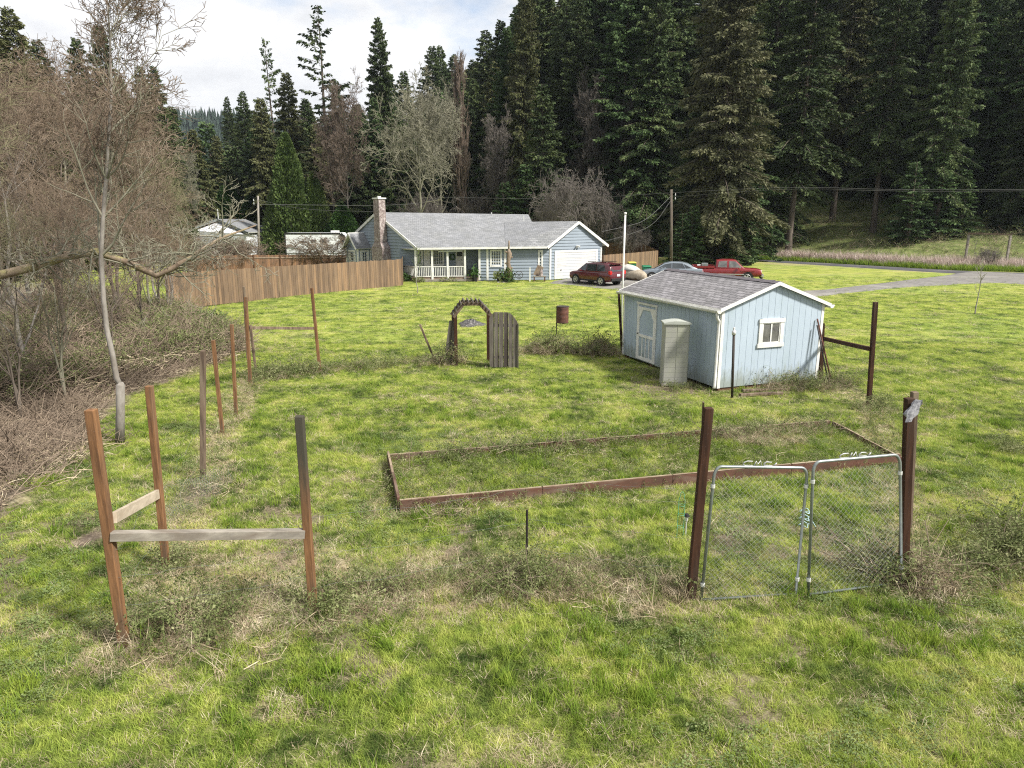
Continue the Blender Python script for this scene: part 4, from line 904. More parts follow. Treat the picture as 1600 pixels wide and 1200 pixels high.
for u in (-ov-.05, Wd+ov+.05):   # gutters
    n = 9; L0, L1 = -og-.02, Ln+og+.02
    pts0 = [S(u+.075*math.cos(a), L0, ez-.035+.085*math.sin(a)) for a in np.linspace(math.pi, 2*math.pi, n)]; pts1 = [S(u+.075*math.cos(a), L1, ez-.035+.085*math.sin(a)) for a in np.linspace(math.pi, 2*math.pi, n)]
    for i in range(n-1): o.quad(pts0[i], pts0[i+1], pts1[i+1], pts1[i])
    o.quad(*pts0); o.quad(*pts1[::-1])
g_ = o.build('gutter', 'white_trim', sh); sm = g_.modifiers.new('s', 'SOLIDIFY'); sm.thickness = .008
o = MB(); o.tube([S(-ov-.05, -.02, ez-.12), S(-ov-.05, -.02, ez-.18), S(-.16, -.02, ez-.26), S(-.06, .03, ez-.34), S(-.055, .04, ez-.45), S(-.055, .04, .20), S(-.10, .0, .10)], .04, 10); o.build('downspout', 'white_trim', sh, True)
# window in the gable
def windowset(parent, f, u0, u1, za, zb, fr=.09, pane='glass_pale', mull=1, rows=1, sash=.035, out=.035, sill=True, curtains=False):
    e = MB()
    e.hexa([f(u0-fr, -out, za-fr), f(u0, -out, za-fr), f(u0, 0, za-fr), f(u0-fr, 0, za-fr)], [f(u0-fr, -out, zb+fr), f(u0, -out, zb+fr), f(u0, 0, zb+fr), f(u0-fr, 0, zb+fr)])
    e.hexa([f(u1, -out, za-fr), f(u1+fr, -out, za-fr), f(u1+fr, 0, za-fr), f(u1, 0, za-fr)], [f(u1, -out, zb+fr), f(u1+fr, -out, zb+fr), f(u1+fr, 0, zb+fr), f(u1, 0, zb+fr)])
    x = .03 if sill else 0
    for (a, b, ex) in ((zb, zb+fr, x*.6), (za-fr, za, x)):
        e.hexa([f(u0-(ex if ex else 0)-(fr if ex else 0), -out-.012, a), f(u1+ex+(fr if ex else 0), -out-.012, a), f(u1+ex+(fr if ex else 0), 0, a), f(u0-ex-(fr if ex else 0), 0, a)],
               [f(u0-ex-(fr if ex else 0), -out-.012, b), f(u1+ex+(fr if ex else 0), -out-.012, b), f(u1+ex+(fr if ex else 0), 0, b), f(u0-ex-(fr if ex else 0), 0, b)])
    w = e.build('window', 'white_trim', parent)
    g = MB(); g.quad(f(u0, -.006, za), f(u1, -.006, za), f(u1, -.006, zb), f(u0, -.006, zb)); g.build('pane', pane, w)
    if curtains:
        c = MB(); 
        for (a, b) in ((u0+.02, u0+(u1-u0)*.25), (u1-(u1-u0)*.25, u1-.02)): c.quad(f(a, -.009, za+.02), f(b, -.009, za+.02), f(b, -.009, zb-.02), f(a, -.009, zb-.02))
        c.build('curtain', 'curtain', w)
    s = MB(); n = mull+1; sw = (u1-u0)/n
    def bar(a, b, c, d, dep): s.hexa([f(a, -dep, c), f(b, -dep, c), f(b, -.01, c), f(a, -.01, c)], [f(a, -dep, d), f(b, -dep, d), f(b, -.01, d), f(a, -.01, d)])
    for i in range(1, n): bar(u0+sw*i-sash*.6, u0+sw*i+sash*.6, za, zb, .024)
    for i in range(1, rows): zc = za+(zb-za)*i/rows; bar(u0, u1, zc-sash*.3, zc+sash*.3, .018)
    for (a, b, c, d) in ((u0, u1, za, za+sash), (u0, u1, zb-sash, zb), (u0, u0+sash, za, zb), (u1-sash, u1, za, zb)): bar(a, b, c, d, .021)
    s.build('sash', 'white_trim', w); return w
fg = lambda a, d, z: S(a, d, z)
def inv(P0, D, px, py_z, z=None):
    """parameter along a wall line whose projected column is px"""
    return min((i/2000*1.0 for i in range(2001)), key=lambda t: abs(proj(P0+D*t+Vector((0, 0, py_z)))[0]-px))
def zat(P, py): return min((i/200*1.0 for i in range(0, 1200)), key=lambda z: abs(proj((P[0], P[1], z))[1]-py))
u0 = inv(A, U*Wd, 1191, 1.7)*Wd; u1 = inv(A, U*Wd, 1219, 1.7)*Wd; Pm = A+U*(u0+u1)/2; windowset(sh, fg, u0, u1, zat(Pm, 536), zat(Pm, 504), .11)
# door on the long side
A2 = A+Vv*Ln; fd = lambda a, d, z: S(d, Ln-a, z)
d0 = inv(A2, -Vv*Ln, 998, 1.2)*Ln; d1 = inv(A2, -Vv*Ln, 1024, 1.2)*Ln; Pm = A2-Vv*(d0+d1)/2; zb_ = zat(Pm, 481); za_ = .14
e = MB()
def fb(o, a, b, c, d, dep, d0_=0): o.hexa([fd(a, -dep, c), fd(b, -dep, c), fd(b, d0_, c), fd(a, d0_, c)], [fd(a, -dep, d), fd(b, -dep, d), fd(b, d0_, d), fd(a, d0_, d)])
fb(e, d0, d1, za_, zb_, .012); dr = e.build('door', 'siding_shed', sh)
e = MB(); w = .085; zm = za_+(zb_-za_)*.46
for a, b, c, d in ((d0, d0+w, za_, zb_), (d1-w, d1, za_, zb_), (d0+w+.002, d1-w-.002, zb_-w, zb_-.001), (d0+w+.002, d1-w-.002, za_+.001, za_+w*1.2), (d0+w+.002, d1-w-.002, zm-.045, zm+.045)): fb(e, a, b, c, d, .035)
for k in range(1, 4): q = d0+w+(d1-d0-2*w)*k/4; fb(e, q-.022, q+.022, za_+w*1.2+.002, zm-.047, .032)
for sx in (0, 1):  # corner braces
    xa = d0+w+.003 if sx == 0 else d1-w-.003; s = 1 if sx == 0 else -1; zt = zb_-w-.002
    P = [fd(xa, -.032, zt-.26), fd(xa+s*.02, -.032, zt-.26), fd(xa+s*.2, -.032, zt), fd(xa, -.032, zt)]; Q = [p+U*.02 for p in P]; e.hexa(P, Q)
e.build('door_trim', 'white_trim', dr); e = MB(); e.tube([fd(d0+.04, -.036, zm+.05), fd(d0+.04, -.07, zm+.05)], .02, 8); e.build('handle', 'black_iron', dr)
e = MB(); fb(e, d0-.07, d0-.004, za_, zb_+.07, .03); fb(e, d1+.004, d1+.06, za_, zb_+.07, .03); fb(e, d0-.12, d1+.11, zb_+.075, zb_+.14, .04); e.build('door_frame', 'white_trim', sh)
o = MB()
for v in (.1, 1.8, 3.5, 5.1): o.hexa([S(.05, v-.07, -.05), S(Wd-.05, v-.07, -.05), S(Wd-.05, v+.07, -.05), S(.05, v+.07, -.05)], [S(.05, v-.07, z0-.025), S(Wd-.05, v-.07, z0-.025), S(Wd-.05, v+.07, z0-.025), S(.05, v+.07, z0-.025)])
o.build('skids', 'brown_dark', sh)
for a, b, lb in (((1156, 620), (1222, 617), 'nearer of two weathered planks lying before the shed gable'), ((1160, 613), (1240, 611), 'farther of two weathered planks lying before the shed gable')):
    o = MB(); p = G(*a); q = G(*b); o.beam(p-p, q-p, .13, .07); ob = o.build('plank', 'post_grey', bevel=.01); ob.location = p+Vector((0, 0, .05)); tag(ob, lb, 'plank', 'planks by the shed')
# resin storage cabinet
c0 = G(1037, 602); c1 = G(1073, 600); cu = (c1-c0).normalized()
cab = empty('storage_cabinet', c0, 'tall beige resin storage cabinet standing beside the shed door', 'storage cabinet')
cn = Vector((-.06, -1, 0)).normalized(); cx = Vector((-cn.y, cn.x, 0)); ac = G(1034, 605)
cb = lambda a, b, z: cx*a+cn*(b-.50)+Vector((0, 0, z))
cw, cd, chh = .68, .50, 1.78; cab.location = ac-cn*0
def cq(o, a0, a1, b0, b1, za, zb, sh_=0): o.hexa([cb(a0, b0, za), cb(a0, b1, za), cb(a1, b1, za), cb(a1, b0, za)], [cb(a0, b0, zb), cb(a0, b1, zb), cb(a1, b1, zb), cb(a1, b0, zb)])
o = MB(); cq(o, 0, cw, 0, cd, .02, chh); o.build('body', 'cabinet', cab, bevel=.03)
o = MB()
for k in range(12):
    z = .14+k*.14; cq(o, .03, cw*.49, cd+.001, cd+.007, z, z+.136); cq(o, cw*.51, cw-.03, cd+.001, cd+.007, z, z+.136)
o.build('door', 'cabinet', cab, bevel=.004)
o = MB()
for k in range(6): z = .18+k*.27; cq(o, cw+.002, cw+.010, .04, cd-.04, z, z+.25)
o.build('side_panel', 'cabinet', cab, bevel=.004)
o = MB(); n = 8; 
for k in range(n):
    t0, t1 = k/n, (k+1)/n; f = lambda t: chh+.02+.05*math.sin(math.pi*t)
    o.hexa([cb(-.03+(cw+.06)*t0, -.02, chh-.02), cb(-.03+(cw+.06)*t0, cd+.04, chh-.02), cb(-.03+(cw+.06)*t1, cd+.04, chh-.02), cb(-.03+(cw+.06)*t1, -.02, chh-.02)], [cb(-.03+(cw+.06)*t0, -.02, f(t0)), cb(-.03+(cw+.06)*t0, cd+.04, f(t0)), cb(-.03+(cw+.06)*t1, cd+.04, f(t1)), cb(-.03+(cw+.06)*t1, -.02, f(t1))])
o.build('lid', 'cabinet_lid', cab)
# white pole behind the shed
b = Vector((at(977, 345, 27).x, 27, 0)); e = empty('white_pole', b, 'tall thin white pole rising behind the shed roof', 'pole'); b.x = 4.42
t = at(977, 335, 27); e.location = (t.x, 27, 0)
o = MB(); o.tube([(0, 0, -.1), (0, 0, t.z)], .038, 10); o.build('shaft', 'white_trim', e, True); o = MB(); o.tube([(0, 0, t.z), (0, 0, t.z+.06), (0, 0, t.z+.08)], [.055, .055, .03], 10); o.build('cap', 'white_trim', e, True)
# ================================================================ HOUSE
H0 = Vector((0, 54, 0)); hs = empty('house', H0, 'long single storey pale blue house with grey roof and stone chimney', 'house')
def hp(px, py, d): return at(px, py, d)-H0
F0 = hp(652, 387, 52.5); K = hp(855, 385, 53.8); Rr = hp(950, 382.5, 57.5); GA = hp(904, 345.5, 55.7); GL = hp(788, 347, 58.0)
ML = hp(587.5, 331.5, 57.3); MR = hp(825.5, 335, 60.5); B0 = hp(553, 365, 60.2)
eave = lambda px: F0.lerp(K, inv_line(F0+H0, K+H0, px))
def inv_line(P, Q, px): return min((i/2000 for i in range(-200, 2401)), key=lambda t: abs(proj(P.lerp(Q, t))[0]-px))
def coldist(P, Q, px): return P.lerp(Q, inv_line(P+H0, Q+H0, px))
def slab(name, pts, m='shingle_house', th=.09): return roofslab(name, pts, th, m, hs, 'white_trim')
E2 = eave(850); BR = MR+(B0-ML)
slab('roof', [F0, E2, MR, ML]); slab('roof', [BR, B0, ML, MR])
nrm_ = (E2-F0).cross(MR-F0).normalized()
gd_ = min((54+i*.02 for i in range(400)), key=lambda d: abs((hp(788, 347, d)-F0).dot(nrm_)-.03)); GL = hp(788, 347, gd_)
E1 = eave(790)+Vector((0, -.01, .012)); GR2 = Rr+(GL-GA)*.9
slab('garage_roof', [E1, K, GA, GL]); slab('garage_roof', [Rr, GR2, GL, GA])
# fascia / gutters / rake boards
def board(name, a, b, w, h, off=Vector((0, 0, 0)), parent=hs, m='white_trim'):
    o = MB(); o.beam(a+off, b+off, w, h); return o.build(name, m, parent)
dn = Vector((0, -.06, -.08)); board('gutter', F0, K, .10, .14, dn)
o = MB()
for a, b in ((F0, ML), (ML, B0)): o.beam(a+Vector((-.03, -.05, -.09)), b+Vector((-.03, -.05, -.09)), .05, .20)
o.build('rake_board', 'white_trim', hs); o = MB()
for a, b in ((K, GA), (GA, Rr)): o.beam(a+Vector((.04, -.05, -.10)), b+Vector((.04, -.05, -.10)), .05, .20)
o.build('rake_board', 'white_trim', hs)
def lapwall(name, P, Q, z0_, z1, top=None, tmin=None, parent=hs, m='siding', st=.23, out=None):
    P = Vector((P.x, P.y, 0)); Q = Vector((Q.x, Q.y, 0)); d = (Q-P); nrm = Vector((d.y, -d.x, 0)).normalized() if out is None else out
    o = MB(); z = z0_
    while z < z1-.01:
        zt = min(z+st, z1)
        if top:
            ts = [i/200 for i in range(201) if top(i/200) >= z+.02 and (tmin is None or i/200 >= tmin(z))]
            if not ts: z = zt; continue
            t0, t1 = ts[0], ts[-1]
            ts2 = [t for t in ts if top(t) >= zt]; u0_, u1_ = (ts2[0], ts2[-1]) if ts2 else ((t0+t1)/2, (t0+t1)/2)
        else: t0 = u0_ = 0; t1 = u1_ = 1
        a, b, c, e_ = P+d*t0, P+d*t1, P+d*u1_, P+d*u0_
        o.quad(a+nrm*.05+Vector((0, 0, z)), b+nrm*.05+Vector((0, 0, z)), c+nrm*.006+Vector((0, 0, zt)), e_+nrm*.006+Vector((0, 0, zt)))
        o.quad(a+Vector((0, 0, z)), b+Vector((0, 0, z)), b+nrm*.05+Vector((0, 0, z)), a+nrm*.05+Vector((0, 0, z)))
        z = zt
    bk = P-nrm*.1; 
    if not top: o.hexa([P-nrm*.12+Vector((0, 0, z0_)), Q-nrm*.12+Vector((0, 0, z0_)), Q+Vector((0, 0, z0_)), P+Vector((0, 0, z0_))], [P-nrm*.12+Vector((0, 0, z1)), Q-nrm*.12+Vector((0, 0, z1)), Q+Vector((0, 0, z1)), P+Vector((0, 0, z1))])
    return o.build(name, m, parent)
flat = lambda v: Vector((v.x, v.y, 0))
# gable wall with chimney
gi_ = Vector((.10, .06, 0)); P = flat(F0)+gi_; Q = flat(B0)+gi_; LQ = (Q-P).length
tA = (flat(ML)-flat(F0)).length/((flat(ML)-flat(F0)).length+(flat(B0)-flat(ML)).length)
def rake(t): return (F0.z+(ML.z-F0.z)*t/tA if t < tA else ML.z+(B0.z-ML.z)*(t-tA)/(1-tA))-.12
tp = inv_line(P+H0, Q+H0, 629)
gw = lambda t: P.lerp(Q, t); gout = Vector(((Q-P).y, -(Q-P).x, 0)).normalized()*-1
if gout.x > 0: gout = -gout
lapwall('gable_wall', P, Q, .1, 5.2, rake, lambda z: (tp if z < 2.38 else 0), out=gout)
# recessed porch wall, front wall
V_ = (flat(B0)-flat(F0)).normalized(); U_ = (flat(K)-flat(F0)).normalized(); inn = Vector((-U_.y, U_.x, 0))
PW0 = gw(tp); PW1 = coldist(flat(F0)+inn*1.9, flat(K)+inn*1.9, 760); PW0 = flat(F0)+inn*1.9+U_*(-1.35)
W1 = coldist(flat(F0)+inn*.40, flat(K)+inn*.40, 748); W2 = coldist(flat(F0)+inn*.40, flat(K)+inn*.40, 859)
lapwall('porch_wall', PW0, PW1, .2, 2.44); lapwall('front_wall', W1, W2, .05, 2.40)
lapwall('recess_wall', PW1-U_*.3, W1, .1, 2.40, out=-U_)
# porch side wall (inside), closes the gable to the recessed wall
# garage gable
D2 = (flat(Rr)-flat(K)).normalized(); W3 = coldist(W2, W2+D2*9, 939); L2 = (W3-W2).length
def rake2(t):
    s = t*L2+.28; tot = (flat(Rr)-flat(K)).length; q = s/tot; return (K.z+(GA.z-K.z)*q*2 if q < .5 else GA.z+(Rr.z-GA.z)*(q-.5)*2)-.12
g2o = Vector((D2.y, -D2.x, 0)); lapwall('garage_gable', W2, W3, .05, 4.6, rake2, out=g2o)
for a, b in ((W3, flat(GR2)+Vector((-.3, -.3, 0))), (flat(GR2)+Vector((-.3, -.3, 0)), flat(BR)+Vector((-.3, -.4, 0))), (flat(BR)+Vector((-.3, -.4, 0)), flat(B0)+Vector((.4, -.3, 0)))): lapwall('rear_wall', a, b, .05, 2.3)
def fr(P, D, O): return lambda a, d, z: P+D*a+O*(-d)+Vector((0, 0, z)) if d < 0 else P+D*a-O*d+Vector((0, 0, z))
ff = fr(W1, U_, -inn); fp = fr(PW0, U_, -inn); fgg = fr(W2, D2, g2o)
def wpos(P, D, px, L=12): return min((i*L/3000 for i in range(3001)), key=lambda s: abs(proj(P+D*s+H0+Vector((0, 0, 1.6)))[0]-px))
def wz(P, D, s, py): return zat(P+D*s+H0, py)
def hwin(P, D, f, x0, x1, y0, y1, **k):
    a, b = wpos(P, D, x0), wpos(P, D, x1); m_ = (a+b)/2; ff_ = lambda u, d, z: f(u, d-.03, z)
    return windowset(hs, ff_, a, b, wz(P, D, m_, y1), wz(P, D, m_, y0), .10, 'glass', sill=False, **k)
hwin(W1, U_, ff, 767.5, 782, 392, 415, mull=3, rows=5); hwin(W1, U_, ff, 842.5, 846, 392.5, 418.5, mull=0, rows=5)
hwin(PW0, U_, fp, 653, 659, 392, 413, mull=1, rows=4); hwin(PW0, U_, fp, 671, 692, 391.5, 413, mull=5, rows=4)
def trimv(P, D, f, px, w=.13, zt=2.40, zb=.05, name='corner_trim', out=.05):
    s = wpos(P, D, px); o = MB(); o.hexa([f(s-w/2, -out, zb), f(s+w/2, -out, zb), f(s+w/2, -.005, zb), f(s-w/2, -.005, zb)], [f(s-w/2, -out, zt), f(s+w/2, -out, zt), f(s+w/2, -.005, zt), f(s-w/2, -.005, zt)]); o.build(name, 'white_trim', hs)
for px in (749, 761.5, 789): trimv(W1, U_, ff, px, .16)
trimv(W2, D2, fgg, 859.5, .16); trimv(W2, D2, fgg, 938.5, .14); trimv(PW0, U_, fp, 666, .35, 2.4)
# front door + storm door, shade
a, b = wpos(PW0, U_, 712), wpos(PW0, U_, 724.5); o = MB(); o.hexa([fp(a, -.05, .28), fp(b, -.05, .28), fp(b, 0, .28), fp(a, 0, .28)], [fp(a, -.05, 2.3), fp(b, -.05, 2.3), fp(b, 0, 2.3), fp(a, 0, 2.3)]); fdr = o.build('front_door', 'white_door', hs)
o = MB(); m1, m2 = a+.12, b-.12; o.quad(fp(m1, -.055, 1.8), fp(m2, -.055, 1.8), fp(m2, -.055, 2.15), fp(m1, -.055, 2.15)); o.build('glass_panel', 'glass', fdr)
a, b = wpos(PW0, U_, 704), wpos(PW0, U_, 710); o = MB(); o.tube([fp((a+b)/2+.19*math.cos(t), -.08, 1.75+.19*math.sin(t)) for t in np.linspace(0, 6.28, 14)], .06, 6); tag(o.build('wreath', 'laurel'), 'dark round wreath on the porch wall beside the front door', 'wreath'); bpy.data.objects['wreath'].location = H0
pf = lambda px, off=.28: coldist(flat(F0)+inn*off, flat(K)+inn*off, px)
a, b = pf(686, .1), pf(723, .1); o = MB(); o.beam(a+Vector((0, 0, 2.26)), b+Vector((0, 0, 2.30)), .10, .10); o.build('rolled_shade', 'cabinet_lid', hs)
# porch posts, rails, deck
pd = Vector((0, 0, .30)); corner = pf(650.5); sidepost = coldist(P, Q, 630)+gout*-.02
for px in (650.5, 676, 700, 727): q = pf(px); o = MB(); o.box((q.x, q.y, 1.28), (.15, .15, 2.2), Matrix.Rotation(math.atan2(U_.y, U_.x), 3, 'Z')); o.build('porch_post', 'white_trim', hs)
o = MB(); o.box((sidepost.x, sidepost.y, 1.25), (.17, .17, 2.3)); o.build('porch_post', 'white_trim', hs)
def railing(a, b, name):
    o = MB(); o.beam(a+Vector((0, 0, 1.12)), b+Vector((0, 0, 1.12)), .09, .06); o.beam(a+Vector((0, 0, .40)), b+Vector((0, 0, .40)), .07, .06); n = int((b-a).length/.13)
    for k in range(1, n): q = a.lerp(b, k/n); o.box((q.x, q.y, .76), (.045, .045, .66))
    o.build(name, 'white_trim', hs)
railing(corner, pf(727), 'porch_railing'); railing(sidepost, corner, 'porch_railing')
o = MB(); o.hexa([sidepost, corner, pf(747), PW1, PW0], [sidepost+pd*.95, corner+pd*.95, pf(747)+pd*.95, PW1+pd*.95, PW0+pd*.95]); o.build('porch_deck', 'stump_brown', hs)
o = MB(); o.beam(pf(652, .15)+Vector((0, 0, .10)), pf(745, .15)+Vector((0, 0, .10)), .3, .16); o.build('porch_step', 'rail_grey', hs)
o = MB(); o.beam(sidepost+Vector((0, 0, 2.42)), corner+Vector((0, 0, 2.42)), .12, .12); o.build('porch_beam', 'white_trim', hs)
o = MB(); c_ = [flat(F0)+inn*.05, pf(790, .05), pf(790, 2), PW0]; o.hexa([q+Vector((0, 0, 2.43)) for q in c_], [q+Vector((0, 0, 2.445)) for q in c_]); o.build('soffit', 'siding', hs)
# garage door, light
a, b = wpos(W2, D2, 868.5), wpos(W2, D2, 930.5); zt = wz(W2, D2, (a+b)/2, 394)
o = MB()
for k in range(4):
    z_0 = .06+(zt-.06)*k/4+.006; z_1 = .06+(zt-.06)*(k+1)/4-.006; o.hexa([fgg(a, -.045, z_0), fgg(b, -.045, z_0), fgg(b, -.02, z_0), fgg(a, -.02, z_0)], [fgg(a, -.045, z_1), fgg(b, -.045, z_1), fgg(b, -.02, z_1), fgg(a, -.02, z_1)])
gd = o.build('garage_door', 'white_door', hs, bevel=.006); o = MB(); o.box(fgg((a+b)/2-1.6, -.06, .75), (.16, .05, .05)); o.build('handle', 'dark', gd)
o = MB()
for (x0, x1_, zz0, zz1) in ((a-.16, a-.004, .06, zt+.16), (b+.004, b+.16, .06, zt+.16), (a-.003, b+.003, zt+.004, zt+.16)): o.hexa([fgg(x0, -.07, zz0), fgg(x1_, -.07, zz0), fgg(x1_, -.03, zz0), fgg(x0, -.03, zz0)], [fgg(x0, -.07, zz1), fgg(x1_, -.07, zz1), fgg(x1_, -.03, zz1), fgg(x0, -.03, zz1)])
o.build('garage_door_trim', 'white_trim', hs)
s = wpos(W2, D2, 900); z = wz(W2, D2, s, 384); o = MB(); o.tube([fgg(s, -.03, z), fgg(s, -.12, z)], .06, 8); o.tube([fgg(s-.05, -.12, z), fgg(s-.16, -.26, z-.08)], [.05, .09], 8); o.tube([fgg(s+.05, -.12, z), fgg(s+.16, -.26, z-.08)], [.05, .09], 8); o.build('flood_light', 'galv_light', hs)
# chimney
cc = gw(inv_line(P+H0, Q+H0, 604))+gout*.38; ang = math.atan2(V_.y, V_.x); Mz = Matrix.Rotation(ang, 3, 'Z'); zc = at(604, 311, (cc+H0).y).z
o = MB(); o.box((cc.x, cc.y, 1.2), (1.75, .8, 2.4), Mz)
def ringq(w, d, z): return [cc+Mz @ Vector((sx*w/2, sy*d/2, 0))+Vector((0, 0, z)) for sx, sy in ((-1, -1), (1, -1), (1, 1), (-1, 1))]
o.hexa(ringq(1.75, .8, 2.402), ringq(1.0, .66, 2.85)); o.hexa(ringq(.98, .64, 2.852), ringq(.86, .6, zc)); ch = o.build('chimney', 'stone', hs, bevel=.04)
o = MB(); o.box((cc.x, cc.y, zc+.05), (.98, .72, .10), Mz); o.tube([cc+Vector((0, 0, zc+.1)), cc+Vector((0, 0, zc+.22))], .15, 10); o.build('chimney_cap', 'white_trim', ch)
o = MB()
for px, py, d in ((768, 336, 60), (818, 341, 58)):
    q = hp(px, py, d); o = MB(); o.tube([q-Vector((0, 0, .25)), q+Vector((0, 0, .22))], .05, 8); o.build('roof_vent', 'galv_light', hs)
# bay on the gable wall
bw1 = gw(inv_line(P+H0, Q+H0, 581)); b1 = bw1+gout*1.15; b0 = b1+V_*1.95; bw0 = bw1+V_*1.95
fside = fr(b1, (bw1-b1).normalized(), Vector((0, 0, 0))); lapwall('bay_front', b1, b0, .1, 2.40, out=gout); lapwall('bay_side', b1, bw1, .1, 2.40, out=-V_); lapwall('bay_side', b0, bw0, .1, 2.40, out=V_)
apx = (b0+b1)/2; az_ = 3.45
lapwall('bay_gable', b1, b0, 2.40, az_, lambda t: 2.40+(az_-2.40)*(1-abs(t-.5)*2), out=gout)
ez_ = 2.28; oo = gout*.3; 
slab('bay_roof', [b1-V_*.25+oo+Vector((0, 0, ez_)), bw1-V_*.25+Vector((0, 0, ez_)), (bw0+bw1)/2+Vector((0, 0, az_+.1)), apx+oo+Vector((0, 0, az_+.1))], th=.06)
slab('bay_roof', [bw0+V_*.25+Vector((0, 0, ez_)), b0+V_*.25+oo+Vector((0, 0, ez_)), apx+oo+Vector((0, 0, az_+.1)), (bw0+bw1)/2+Vector((0, 0, az_+.1))], th=.06)
o = MB(); 
for a, b in ((b1-V_*.27, apx), (apx, b0+V_*.27)):
    za, zb = (ez_, az_+.1) if a is not apx else (az_+.1, ez_); o.beam(a+oo*1.1+Vector((0, 0, za-.07)), b+oo*1.1+Vector((0, 0, zb-.07)), .04, .15)
o.build('bay_rake', 'white_trim', hs)
bf = lambda a, d, z: b0-V_*a+gout*(-d+.03)+Vector((0, 0, z)); windowset(hs, bf, .42, 1.45, .95, 2.05, .09, 'glass', mull=2, rows=4, sill=False, curtains=True)
sd = (bw1-b1).normalized(); bs = lambda a, d, z: b1+sd*a-V_*(-d+.03)+Vector((0, 0, z)); windowset(hs, bs, .25, .85, .95, 2.05, .09, 'glass', mull=1, rows=2, sill=False, curtains=True)
o = MB()
for q in (b0, b1, bw1): o = MB(); o.box((q.x+gout.x*.03, q.y+gout.y*.03, 1.24), (.13, .13, 2.3), Mz); o.build('corner_trim', 'white_trim', hs)
# things by the house
def pot(px, py, label, h=.5, r=.22, leafs='laurel', n=120, m='dark'):
    b = G(px, py); e = empty('potted_plant', b, label, 'potted plant', 'potted plants along the house'); o = MB(); o.tube([(0, 0, 0), (0, 0, h)], [r*.7, r], 12); o.build('pot', m, e)
    r_ = np.random.default_rng(px); Pp = r_.normal(0, .2, (n, 3))*[1, 1, 1.1]+[0, 0, h+.2]; D = r_.normal(0, 1, (n, 3)); D /= np.linalg.norm(D, axis=1, keepdims=True); s = np.cross(D, r_.normal(0, 1, (n, 3)))*.05
    V = np.stack([Pp, Pp+D*.1+s, Pp+D*.22, Pp+D*.1-s], 1).reshape(-1, 3); meshobj('foliage', npmesh('foliage', V, np.arange(n*4).reshape(-1, 4), leafs), e)
pot(742, 440, 'green leafy plant in a large dark pot at the porch corner', .5, .25); pot(780, 441, 'dark potted plant under the front window', .3, .2, 'bramble_leaf'); pot(788, 441, 'small green potted plant beside the vine-covered trunk', .2, .15); pot(731, 437.5, 'low reddish plant in a pot on the path by the porch end', .2, .15, 'bramble_leaf', m='terracotta')
b = G(795, 441); e = empty('tree_stump', b, 'tall carved dead trunk with vine standing before the house wall', 'dead trunk'); o = MB(); zt = at(794, 376, b.y).z
o.tube([(0, 0, -.1), (.05, 0, .9), (-.04, 0, 1.5), (.06, 0, 2.1), (0, 0, 2.45)], [.20, .17, .14, .19, .08], 9); o.tube([(0, 0, 2.4), (.02, 0, zt)], .06, 6)
for z, s in ((1.0, 1), (1.35, -1), (1.8, 1), (2.2, -1)): o.tube([(s*.1, 0, z), (s*.28, -.05, z+.08)], [.08, .05], 6)
o.build('trunk', 'stump_brown', e, True); r_ = np.random.default_rng(3); n = 500; hh = r_.random(n)**1.6*1.1; Pp = np.stack([r_.normal(0, .22, n)*(1.2-hh*.6), r_.normal(0, .2, n), hh], 1); D = r_.normal(0, 1, (n, 3)); D /= np.linalg.norm(D, axis=1, keepdims=True); s = np.cross(D, r_.normal(0, 1, (n, 3)))*.05
meshobj('vine', npmesh('vine', np.stack([Pp, Pp+D*.07+s, Pp+D*.16, Pp+D*.07-s], 1).reshape(-1, 3), np.arange(n*4).reshape(-1, 4), 'arbor'), e)
b = G(843, 440); e = empty('garden_bench', b, 'small rustic planter bench with clutter beside the narrow window', 'bench'); o = MB(); o.box((0, .1, .38), (.95, .45, .07)); o.build('seat', 'rail_grey', e)
for sx in (-.4, .4): o = MB(); o.box((sx, .1, .17), (.08, .4, .34)); o.build('leg', 'brown_dark', e)
o = MB(); o.beam((-.25, .3, .42), (.1, .3, 1.15), .5, .05, up=(0, 1, 0)); o.build('backrest', 'stump_brown', e); o = MB(); o.tube([(.1, .05, .42), (.12, .05, .75), (.14, .05, .95)], [.16, .12, .05], 8); o.build('planter', 'stone', e)
b = G(828, 440); o = MB(); o.box((0, 0, .5), (.09, .09, 1.0)); o.box((0, 0, 1.02), (.12, .12, .05)); ob = o.build('garden_marker', 'white_trim'); ob.location = b; tag(ob, 'short white square post standing before the house siding', 'garden post')
b = G(811, 440); o = MB(); o.tube([(.28*math.cos(a), 0, .5+.28*math.sin(a)) for a in np.linspace(0, 6.28, 18)], .02, 5, False)
for a in np.linspace(0, 3.14, 5)[:-1]: o.tube([(.28*math.cos(a), 0, .5+.28*math.sin(a)), (-.28*math.cos(a), 0, .5-.28*math.sin(a))], .012, 4)
o.tube([(0, 0, 0), (0, 0, .5)], .02, 5); ob = o.build('iron_ornament', 'black_iron'); ob.location = b; tag(ob, 'thin dark iron wheel ornament against the blue siding', 'ornament')
